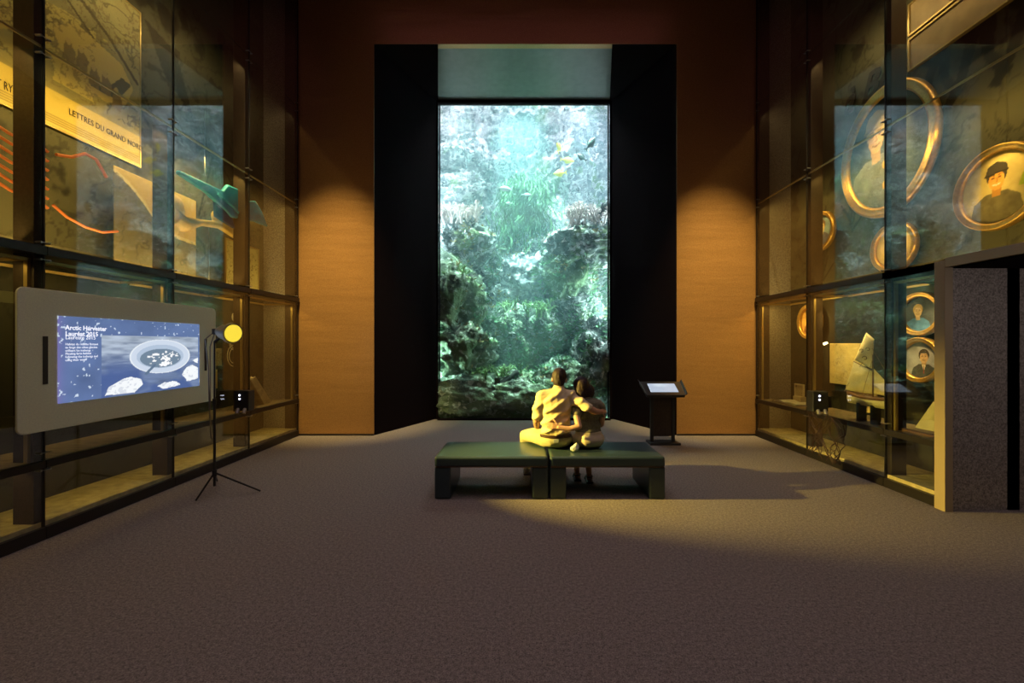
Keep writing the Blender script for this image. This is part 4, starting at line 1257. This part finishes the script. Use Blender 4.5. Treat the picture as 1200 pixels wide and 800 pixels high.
def portrait_paint(kind):
    def f(x, y, w, h):
        u, v = x / w * 2, y / h * 2
        sd = kind * 13
        bg = {1: (.10, .13, .12), 2: (.62, .50, .20), 3: (.25, .36, .42), 4: (.70, .52, .22), 5: (.80, .45, .12), 6: (.07, .08, .12), 7: (.38, .38, .48)}[kind]
        coat = {1: (.22, .25, .24), 2: (.20, .17, .09), 3: (.14, .15, .22), 4: (.50, .30, .10), 5: (.30, .12, .05), 6: (.10, .24, .60), 7: (.08, .07, .08)}[kind]
        skin = {1: (.72, .50, .22), 2: (.85, .42, .10), 3: (.75, .55, .25), 4: (.80, .60, .30), 5: (.80, .55, .25), 6: (.75, .55, .35), 7: (.60, .38, .22)}[kind]
        hat = {1: (.60, .47, .24), 2: (.07, .06, .05), 3: (.15, .10, .06), 4: (.35, .20, .08), 5: (.20, .10, .05), 6: (.55, .38, .12), 7: (.06, .04, .03)}[kind]
        n = fbm(u * 3, v * 3, 0, 5, sd)
        c = np.zeros(x.shape + (3,)) + np.array(bg); c = c * (.55 + .9 * n)[..., None]
        hx, hy, hr = {1: (-.24, .34, .25), 2: (-.05, .25, .26), 3: (0, .25, .30), 4: (.1, .2, .3), 5: (0, .25, .3), 6: (-.15, .15, .26), 7: (.15, .15, .28)}[kind]
        body = in_poly(u + .05 * (n - .5), v, [(hx - .25, hy - .35), (hx + .25, hy - .35), (hx + .55, hy - .55), (hx + .75, -1.1), (hx - .75, -1.1), (hx - .55, hy - .55)])
        c = mixc(c, np.array(coat), body); c = c * np.where(body, .65 + .8 * fbm(u * 6, v * 6, 1, 4, sd + 2), 1)[..., None]
        c = mixc(c, np.array(skin) * .7, in_poly(u, v, [(hx - .12, hy - .15), (hx + .12, hy - .15), (hx + .10, hy - .45), (hx - .10, hy - .45)]))
        hair = np.hypot((u - hx) / (hr * .95), (v - hy - .10) / (hr * 1.05)) < 1
        c = mixc(c, np.array(hat), hair)
        face = np.hypot((u - hx) / (hr * .72), (v - hy + .04) / (hr * .98)) < 1
        face &= v < hy + .18
        c = mixc(c, np.array(skin), face); c = c * np.where(face, .75 + .5 * fbm(u * 8, v * 8, 2, 3, sd + 4), 1)[..., None]
        for s in (-1, 1):
            c = mixc(c, np.array(skin) * .25, np.hypot((u - hx - s * .08) / .045, (v - hy - .03) / .022) < 1)
            c = mixc(c, np.array(skin) * .35, stroke(u, v, [(hx + s * .04, hy + .09), (hx + s * .13, hy + .10)], .012))
        c = mixc(c, np.array(skin) * .55, stroke(u, v, [(hx, hy + .03), (hx + .03, hy - .07), (hx - .01, hy - .08)], .010))
        c = mixc(c, (.9, .85, .7) if kind == 2 else np.array(skin) * .45, stroke(u, v, [(hx - .08, hy - .14), (hx, hy - .165), (hx + .08, hy - .14)], .018))
        if kind in (1, 2):
            c = mixc(c, np.array(hat), in_poly(u, v, [(hx - .28, hy + .13), (hx + .27, hy + .16), (hx + .24, hy + .34), (hx + .02, hy + .44), (hx - .20, hy + .36)]))
            c = mixc(c, np.array(hat) * .6, stroke(u, v, [(hx - .28, hy + .13), (hx + .27, hy + .16)], .02))
        if kind == 1:
            for q in (-.2, -.55):
                c = mixc(c, (.85, .5, .10), np.hypot((u + .02) / .07, (v - q) / .07) < 1)
        if kind == 2:
            c = mixc(c, (.35, .45, .05), in_poly(u, v, [(.45, -.10), (.55, .2), (.75, .32), (1, .3), (1, -.15)]))
        if kind == 7:
            c = mixc(c, (.85, .8, .7), in_poly(u, v, [(hx - .08, hy - .38), (hx + .08, hy - .38), (hx, hy - .75)]))
            c = mixc(c, (.35, .05, .05), stroke(u, v, [(hx, hy - .42), (hx, hy - .8)], .02))
        return c
    return f


def oval(kind, y, z, w, h, rim, label, x=None):
    x = x or BXR - .06
    k_ = x / 4.5; y, z, w, h = y * k_, 1.6 + (z - 1.6) * k_, w * k_, h * k_
    root = empty('oval_portrait', (x, y, z), label, 'portrait', 'gilt framed oval portraits in the right showcases')
    pf = portrait_paint(kind)
    board('canvas', wall_frame(1, x, y, z), w - rim, h - rim, 90, 100, lambda a, b: pf(a, b, w - rim, h - rim), M['canvas'], root, t=.01, oval=True)
    vs, fs = [], []; n = 72
    prof = [(-.5, -.02), (-.5, .03), (-.2, .045), (.05, .03), (.2, .05), (.42, .045), (.5, .0), (.5, -.02)]
    m = len(prof)
    for i in range(n):
        t = 2 * PI * i / n
        for (r_, d_) in prof:
            a = w / 2 - rim / 2 - r_ * rim * -1 - rim * 0; b = h / 2 - rim / 2 + r_ * rim
            vs.append((x - d_, y + a * math.cos(t), z + b * math.sin(t)))
    for i in range(n):
        for k in range(m):
            fs.append((i * m + k, i * m + (k + 1) % m, ((i + 1) % n) * m + (k + 1) % m, ((i + 1) % n) * m + k))
    MB().add(vs, fs).build('frame', M['gilt'], root, smooth=True)
    return root


oval(1, 5.50, 3.99, 1.46, 1.62, .13, 'very large gilt oval portrait of a man in a pale cap, above the ship model')
oval(2, 4.20, 3.08, .82, .80, .07, 'gilt oval portrait of a smiling man in a dark cap, above the doorway')
oval(3, 6.68, 3.30, .58, .58, .06, 'small gilt oval portrait on bluish ground, high near the bronze wall')
oval(4, 5.38, 2.77, .66, .60, .06, 'gilt oval portrait with amber ground just under the very large oval')
oval(5, 6.95, 1.95, .56, .55, .06, 'gilt oval portrait glowing orange over the small white card')
oval(6, 5.02, 1.94, .56, .50, .06, 'gilt oval portrait of a person in bright blue, upper of the stacked pair')
oval(7, 5.02, 1.42, .56, .52, .06, 'gilt oval portrait of a person in dark suit and tie, lower of the stacked pair')

# two long brass framed boards high up
for k, (za, zb, lb) in enumerate(((4.83, 5.17, 'long brass edged board high above the doorway, the lower of two'), (5.24, 5.58, 'long brass edged board high above the doorway, the upper of two'))):
    r = empty('caption_board', (BXR - .08, 3.98, za), lb, 'board', 'long brass edged boards high above the doorway')
    MB().box((BXR - .085, 2.6, za), (BXR - .06, 5.22, zb)).build('board', mat('tan_board', (.36, .25, .13), .6, noise=.2, scale=6), r)
    MB().box((BXR - .10, 2.58, za - .02), (BXR - .055, 5.24, za)).box((BXR - .10, 2.58, zb), (BXR - .055, 5.24, zb + .02)).box((BXR - .10, 5.22, za), (BXR - .055, 5.24, zb)).build('frame', M['brass'], r)
# black script on the wall
t = text('script_lettering', "à Bebé", wall_frame(1, BXR - .01, 6.42, 4.88), .48, mat('ink', (.02, .012, .012), .7), align='LEFT', shear=.4, extrude=.006, off=.012)
tag(t, 'black handwritten script lettering on the wall above the very large oval portrait', 'lettering')

# ship model
shx, shy, shz = XR + .14, 5.38, .83
ship = empty('ship_model', (shx, shy, .64), 'model sailing ship with large cream sails and a brown and cream hull', 'ship model')
def loft(sections, m, name, parent):
    n = len(sections[0]); vs = [p for s_ in sections for p in s_]; fs = []
    for i in range(len(sections) - 1):
        for k in range(n - 1): fs.append((i * n + k, i * n + k + 1, (i + 1) * n + k + 1, (i + 1) * n + k))
    fs += [tuple(range(n)), tuple(range(len(vs) - 1, len(vs) - n - 1, -1))]
    for i in range(len(sections) - 1): fs.append((i * n, (i + 1) * n, (i + 1) * n + n - 1, i * n + n - 1))
    return MB().add(vs, fs).build(name, m, parent, smooth=True)
cream = mat('aged_canvas', (.72, .62, .36), .8, noise=.08, scale=12)
hullw = mat('cream_hull', (.68, .60, .34), .5); hullb = mat('brown_hull', (.16, .08, .04), .5)
def hull(zt, zb, f, m, name):
    S = []
    for i in range(15):
        t = i / 14; yy = shy + .36 - .74 * t
        wid = .085 * math.sin(PI * min(1, max(.02, t * .93 + .05))) ** .6 * f; sheer = .025 * (2 * t - 1) ** 2
        S.append([(shx - wid, yy, zt + sheer), (shx - wid * .9, yy, (zt + zb) / 2), (shx - wid * .35, yy, zb), (shx + wid * .35, yy, zb), (shx + wid * .9, yy, (zt + zb) / 2), (shx + wid, yy, zt + sheer)])
    return loft(S, m, name, ship)
hull(.965, .925, 1.0, hullb, 'upper_hull'); hull(.93, .845, .86, hullw, 'lower_hull')
MB().box((shx - .05, shy - .10, .64), (shx + .05, shy - .06, .87)).box((shx - .05, shy + .12, .64), (shx + .05, shy + .16, .87)).build('stand', M['plastic'], ship)
MB().frust((shx, shy - .04, .95), (shx, shy - .04, 1.55), .008, .006, 8).build('mast', hullb, ship)
MB().frust((shx, shy + .44, .99), (shx, shy - .05, .99), .006, .006, 8).frust((shx, shy + .27, 1.38), (shx, shy - .05, 1.27), .006, .006, 8).frust((shx, shy - .35, .97), (shx, shy - .46, 1.0), .007, .004, 8).build('spar', hullb, ship)
def sail(pts, name='sail', bulge=.03):
    (a, b, c, d) = [Vector(p) for p in pts]; n = 12; vs = []
    for i in range(n):
        for j in range(n):
            u, v = i / (n - 1), j / (n - 1)
            p = a * (1 - u) * (1 - v) + b * u * (1 - v) + c * u * v + d * (1 - u) * v
            p.x -= bulge * math.sin(PI * u) * math.sin(PI * v); vs.append(p)
    fs = [(i * n + j, i * n + j + 1, (i + 1) * n + j + 1, (i + 1) * n + j) for i in range(n - 1) for j in range(n - 1)]
    o = MB().add(vs, fs).build(name, cream, ship, smooth=True); s_ = o.modifiers.new('s', 'SOLIDIFY'); s_.thickness = .004
    return o
sail([(shx, shy + .42, 1.0), (shx, shy - .03, 1.0), (shx, shy - .03, 1.28), (shx, shy + .26, 1.38)])
sl_ = sail([(shx, shy + .25, 1.40), (shx, shy - .03, 1.30), (shx, shy - .06, 1.66), (shx, shy + .06, 1.74)])
sail([(shx, shy - .06, 1.0), (shx, shy - .44, 1.0), (shx, shy - .42, 1.02), (shx, shy - .06, 1.30)])
mb = MB()
for (y_, z_, r_) in ((.10, 1.52, .03), (.0, 1.54, .03), (.05, 1.43, .035)):
    mb.tube([(shx - .032, shy + y_ + r_ * math.cos(t), z_ + .6 * r_ * math.sin(t)) for t in np.linspace(0, 5, 12)], .004, 5)
mb.build('sail_mark', hullb, ship)
mb = MB()
for (p, q) in (((0, -.04, 1.55), (0, -.45, 1.0)), ((0, -.04, 1.55), (0, .42, 1.0)), ((-.06, .05, .95), (0, -.04, 1.4)), ((-.06, -.12, .95), (0, -.04, 1.4))):
    mb.tube([(shx + p[0] - .01, shy + p[1], p[2]), (shx + q[0] - .01, shy + q[1], q[2])], .002, 4)
mb.build('rigging', hullb, ship)

# small half seen boat beside the doorway
bx, by = XR + .16, 4.74
bt = empty('boat_model', (bx, by, .64), 'small boat model with one pale triangular sail beside the doorway', 'ship model')
MB().prism([(bx, by + .05, .70), (bx, by - .20, .70), (bx, by - .18, 1.03)], (.006, 0, 0)).build('sail', cream, bt)
MB().prism([(bx - .03, by + .22, .665), (bx - .03, by - .22, .665), (bx - .03, by - .17, .64), (bx - .03, by + .17, .64)], (.06, 0, 0)).build('hull', hullb, bt)
MB().frust((bx, by - .19, .66), (bx, by - .19, 1.05), .005, .004, 6).build('mast', hullb, bt)

def paper(seed, base, ink, dens=.5):
    def f(x, y):
        n = fbm(x * 9, y * 9, 0, 4, seed)
        c = np.zeros(x.shape + (3,)) + np.array(base); c = c * (.85 + .3 * n)[..., None]
        l = fbm(x * 7 + 3, y * 7, 0, 4, seed + 5)
        return mixc(c, ink, ((abs(l - .5) < .012) | (abs(l - .36) < .012)) * dens)
    return f
def sheet(name, side, y, z, w, h, f, label, cat, x=None, edge=None, nx=70, ny=60, group=None):
    X = x if x is not None else side * ((XL if side < 0 else XR) + DEP - .02)
    o = board(name, wall_frame(side, X, y, z), w, h, nx, ny, f, M['paint'], t=.01, loc=(X, y, z))
    tag(o, label, cat, group)
    if edge:
        s = side; e = .015; xx = X - s * .004
        mb = MB()
        mb.box((xx, y - w / 2 - e, z - h / 2 - e), (xx + s * .02, y + w / 2 + e, z - h / 2)).box((xx, y - w / 2 - e, z + h / 2), (xx + s * .02, y + w / 2 + e, z + h / 2 + e))
        mb.box((xx, y - w / 2 - e, z - h / 2), (xx + s * .02, y - w / 2, z + h / 2)).box((xx, y + w / 2, z - h / 2), (xx + s * .02, y + w / 2 + e, z + h / 2))
        mb.build('frame', edge, o)
    return o
sheet('wall_map', 1, 6.38, 1.31, .70, .60, paper(4, (.75, .62, .26), (.35, .25, .08)), 'yellowed chart with fine lines on the showcase back wall, left of the ship model', 'map')
sheet('drawing', 1, 5.78, .86, .34, .30, paper(6, (.78, .62, .25), (.2, .1, .03), .9), 'small yellow drawing leaning low behind the ship model stern', 'drawing', x=XR + .40)
sheet('card', 1, 7.05, 1.30, .30, .36, paper(8, (.62, .58, .38), (.05, .04, .03), .9), 'white card with dark figures under the orange glowing portrait', 'card')
# open book with a small framed picture
bk = empty('open_book', (XR + .30, 7.15, .64), 'open book lying on the shelf under the white card', 'book')
pg = mat('book_pages', (.70, .66, .45), .8)
for s in (-1, 1):
    MB().prism([(XR + .14, 7.15, .66), (XR + .14, 7.15 + s * .16, .685), (XR + .14, 7.15 + s * .30, .665), (XR + .14, 7.15 + s * .30, .645), (XR + .14, 7.15, .645)], (.26, 0, 0)).build('page_block', pg, bk)
MB().box((XR + .12, 6.83, .64), (XR + .42, 7.47, .646)).build('cover', M['belt'], bk)
fp = empty('small_framed_picture', (XR + .3, 7.38, .64), 'little framed picture standing just behind the open book', 'picture')
board('picture', wall_frame(1, XR + .46, 7.28, .84), .20, .17, 30, 26, paper(9, (.55, .45, .25), (.1, .08, .05), .9), M['paint'], fp, t=.01)
MB().box((XR + .45, 7.16, .735), (XR + .475, 7.40, .755)).box((XR + .45, 7.16, .925), (XR + .475, 7.40, .945)).box((XR + .45, 7.16, .75), (XR + .475, 7.18, .93)).box((XR + .45, 7.38, .75), (XR + .475, 7.40, .93)).box((XR + .42, 7.18, .64), (XR + .52, 7.38, .74)).build('frame', cream, fp)

# little glowing lamp head over the chart
o = MB().frust((XR + .33, 6.42, 1.62), (XR + .28, 6.42, 1.60), .016, .020, 12).build('case_lamp', mat('small_lit_lamp', (1, .9, .6), .4, emit=(1, .85, .45), estr=4)); tag(o, 'tiny bright lamp head over the yellowed chart', 'lamp')


# ------------------------------------------------------------------ things in the left showcases
def news(x, y):
    # x 0 at centre, width 2.5: engraving above, printed band below
    c = np.zeros(x.shape + (3,)) + np.array([.36, .31, .13])
    v = y + .90                       # metres above lower edge
    n = fbm(x * 4, y * 4, 0, 5, 41)
    c = c * (.6 + .8 * n)[..., None]
    fig = fbm(x * 2.2 + 1, y * 2.2, 0, 4, 43)
    c = mixc(c, (.70, .55, .16), (fig > .53) * (v > .45) * (v < 1.2) * .85)
    e = fbm(x * 5, y * 5, 0, 4, 47)
    c = mixc(c, (.12, .10, .05), (abs(e - .5) < .022) * (v > .4) * .8)
    c = mixc(c, (.10, .08, .04), stroke(x, v, [(.15, 1.65), (.85, 1.25), (1.2, .95)], .02) | stroke(x, v, [(.1, 1.55), (.7, 1.1)], .012))
    # dark boat hull and seated rowers in the middle of the engraving
    c = mixc(c, (.66, .50, .15), in_poly(x, v, [(.25, .95), (.45, .62), (.8, .52), (1.05, .62), (1.15, .85), (1.0, 1.05), (.5, 1.15)]))
    c = mixc(c, (.14, .12, .06), in_poly(x, v, [(.62, .60), (.95, .62), (1.12, .88), (1.0, .90), (.85, .72)]))
    for k in range(5):
        hx = .42 + .13 * k; hz = .84 - .05 * k + .05 * (k % 2)
        c = mixc(c, (.30, .22, .08), in_poly(x, v, [(hx - .06, hz - .12), (hx + .05, hz - .14), (hx + .07, hz), (hx + .03, hz + .05), (hx + .02, hz + .1), (hx - .03, hz + .1), (hx - .04, hz + .04)]))
        c = mixc(c, (.62, .46, .16), np.hypot((x - hx + .005) / .028, (v - hz - .075) / .036) < 1)
    g = fbm(x * 16, v * 16, 1, 3, 49)
    c = mixc(c, (.20, .15, .06), (abs(g - .5) < .05) * (v > .4) * (fig > .48) * .6)
    band = v < .34
    c = mixc(c, (.72, .55, .14), band * .95)
    c = mixc(c, (.25, .19, .06), (band & (v < .12) & (np.abs((v / .022) % 1 - .5) < .18)) * .7)
    c = mixc(c, (.80, .64, .20), (v < .03))
    return c
ny0, ny1 = 2.75, 5.22
sh_ = sheet('newspaper_poster', -1, (ny0 + ny1) / 2, 4.59, ny1 - ny0, 1.80, news, 'huge yellowed newspaper page poster high on the left showcase wall', 'poster', edge=M['brass'], nx=220, ny=160)
inkm = mat('print_ink', (.06, .045, .02), .8)
fX = -(XL + DEP - .02) + .006
def nt_(body, y, z, size, nar=.6): return text('lettering', body, wall_frame(-1, fX, y, z), size, inkm, sh_, extrude=.001, narrow=nar)
nt_('BERT RYAN', 3.70, 3.81, .105, .55); nt_('LETTRES DU GRAND NORD', 4.40, 3.88, .085, .8)

# olive board with a bright arc
def arcb(x, y):
    n = fbm(x * 3, y * 3, 0, 4, 51)
    c = np.zeros(x.shape + (3,)) + np.array([.20, .17, .09]); c = c * (.7 + .6 * n)[..., None]
    Y, Z = x + 5.31, y + 2.97
    ln = np.interp(Y, [4.70, 4.9, 5.1, 5.31, 5.5, 5.9], [3.46, 3.37, 3.22, 3.0, 2.95, 2.93])
    c = mixc(c, np.array([.80, .58, .15]), (Z > ln) * (.8 + .2 * n))
    c = mixc(c, (.88, .74, .30), np.abs(Z - ln) < .022)
    e = fbm(x * 5, y * 5, 0, 4, 57)
    return mixc(c, (.09, .075, .04), (abs(e - .5) < .02) * (Z < ln) * .7)
sheet('painted_board', -1, 5.31, 2.97, 1.18, 1.06, arcb, 'olive board with a bright yellow arc under the newspaper poster', 'board', x=-(XL + .42), nx=140, ny=130)
# whale jaw bone
bonem = mat('old_bone', (.90, .62, .22), .6, noise=.15, scale=10)
bx_ = -(XL + .32); mb = MB()
mb.tube([(bx_, 5.35, 3.14), (bx_, 5.55, 3.10), (bx_, 5.85, 3.20), (bx_, 6.2, 3.26), (bx_, 6.55, 3.18), (bx_, 6.85, 3.03)], [.12, .10, .045, .05, .035, .012], 12)
mb.ell((bx_, 5.40, 3.28), (.05, .17, .15)).ell((bx_, 6.15, 3.36), (.045, .10, .09)).ell((bx_, 6.35, 3.27), (.03, .28, .08)).ell((bx_, 5.38, 3.02), (.04, .10, .12))
bone = remeshed('whale_bone', mb, .014, bonem, None, smooth=3, loc=(bx_, 6.1, 2.9))
tag(bone, 'long ochre whale jaw bone mounted behind the left glass', 'bone')
MB().frust((bx_, 6.0, 2.37), (bx_, 6.0, 3.2), .008, .008, 8).build('support_rod', M['steel'], bone)
# turquoise narrow fin sculpture
tq = mat('turquoise_gloss', (.03, .42, .80), .35, noise=.2, scale=6); nv = mat('navy', (.03, .06, .22), .4)
tx_ = -(XL + .16); fin = empty('turquoise_kayak_fin', (tx_, 6.1, 3.6), 'long tapering turquoise fish shaped sculpture with a navy patch', 'sculpture')
pts = [(5.25, 3.66), (5.7, 3.67), (6.02, 3.68), (6.12, 3.80), (6.40, 3.82), (6.52, 3.70), (6.75, 3.78), (6.92, 3.66), (7.08, 3.47), (6.75, 3.46), (6.4, 3.40), (6.2, 3.37), (6.05, 3.44), (5.7, 3.55), (5.25, 3.61)]
MB().prism([(tx_ - .03, a, b) for a, b in pts], (.06, 0, 0)).build('body', tq, fin, bevel=.02)
MB().prism([(tx_ - .045, 5.9, 3.56), (tx_ - .045, 6.2, 3.50), (tx_ - .045, 6.3, 3.24), (tx_ - .045, 5.92, 3.30)], (.05, 0, 0)).build('patch', nv, fin, bevel=.01)
MB().tube([(tx_ + .03, 5.9, 3.60), (tx_ + .032, 6.2, 3.52), (tx_ + .03, 6.4, 3.44)], .018).build('stripe', tq, fin)
MB().tube([(tx_, 6.5, 3.9), (tx_, 6.5, 4.6)], .003, 6).tube([(tx_, 5.7, 3.76), (tx_, 5.7, 4.6)], .003, 6).build('wire', M['steel'], fin)
sheet('framed_drawing', -1, 7.03, 2.84, .80, .66, paper(14, (.46, .42, .20), (.15, .12, .05), .9), 'pale olive drawing in the upper left showcase nearest the bronze wall', 'drawing', x=-(XL + .5), edge=M['brass'])
# orange cords
cord = mat('orange_cord', (.85, .24, .08), .5)
def cordo(pts, r, label, group=None):
    P = []
    n = 24
    for i in range(n):
        t = i / (n - 1) * (len(pts) - 1); k = min(int(t), len(pts) - 2); f = t - k; f = f * f * (3 - 2 * f) * .5 + f * .5
        P.append(tuple(pts[k][j] * (1 - f) + pts[k + 1][j] * f for j in range(3)))
    o = MB().tube(P, r, 8).build('orange_cord', cord); tag(o, label, 'cord', group)
cx_ = -(XL + .25)
def cat_(px, py):
    Y = F * abs(cx_) / (CX - px); return (cx_, Y, EYE - (py - CY) * Y / F)
cordo([cat_(66, 181), cat_(84, 184), cat_(100, 180), cat_(113, 187), cat_(125, 208)], .014, 'orange cord with a thick drooping end below the newspaper poster')
cordo([cat_(62, 240), cat_(78, 254), cat_(100, 266), cat_(120, 272), cat_(138, 271)], .012, 'lone sagging orange cord under the drooping one')
for k in range(7):
    y0_ = 152 + k * 11
    cordo([cat_(-30, y0_ - 10), cat_(-5, y0_ - 6), cat_(14, y0_ + 6), cat_(34, y0_ + 9 + (k % 3) * 2), cat_(56, y0_ + 26)], .013,
          'one of seven parallel orange cords at the left picture edge', 'parallel orange cords at the left edge')
# middle compartment, seen past the screen
sheet('drawing', -1, 6.02, 1.42, .42, .24, paper(21, (.30, .25, .12), (.08, .06, .03), .9), 'brown card with two small fish under the spotlight, upper of the pair', 'card', x=-(XL + .30))
o = sheet('drawing', -1, 5.97, 1.12, .34, .26, lambda x, y: mixc(paper(22, (.60, .46, .14), (.2, .14, .05), .6)(x, y), (.16, .12, .04), np.abs(np.hypot(x + .0, y) - .075) < .018), 'yellow card printed with a dark ring, lower of the pair by the audio box', 'card', x=-(XL + .30))
# white chalk like drawing of stacked jars on the dark end
mb = MB(); rnd = random.Random(9)
jx = -(XL + DEP - .03)
for (cy_, cz_, r_) in ((6.9, 1.62, .10), (6.9, 1.85, .07), (6.92, 2.02, .06), (6.9, 1.42, .15)):
    for q in (1, .7):
        mb.tube([(jx, cy_ + r_ * q * math.cos(t), cz_ + r_ * q * 1.1 * math.sin(t)) for t in np.linspace(0, 2 * PI, 20)], .006, 5)
mb.tube([(jx, 6.9, 1.3), (jx, 6.9, 2.12)], .006, 5)
o = mb.build('wire_figure', mat('white_wire', (.6, .55, .42), .6)); tag(o, 'pale looping wire figure hanging in the showcase by the bronze wall', 'wire figure')
o = MB().prism([(-(XL + .18), 6.70, 1.05), (-(XL + .18), 6.82, 1.10), (-(XL + .18), 7.25, .66), (-(XL + .18), 7.05, .645)], (-.22, 0, 0)).build('leaning_plank', M['deck'])
tag(o, 'pale plank leaning on the shelf below the wire figure', 'plank')
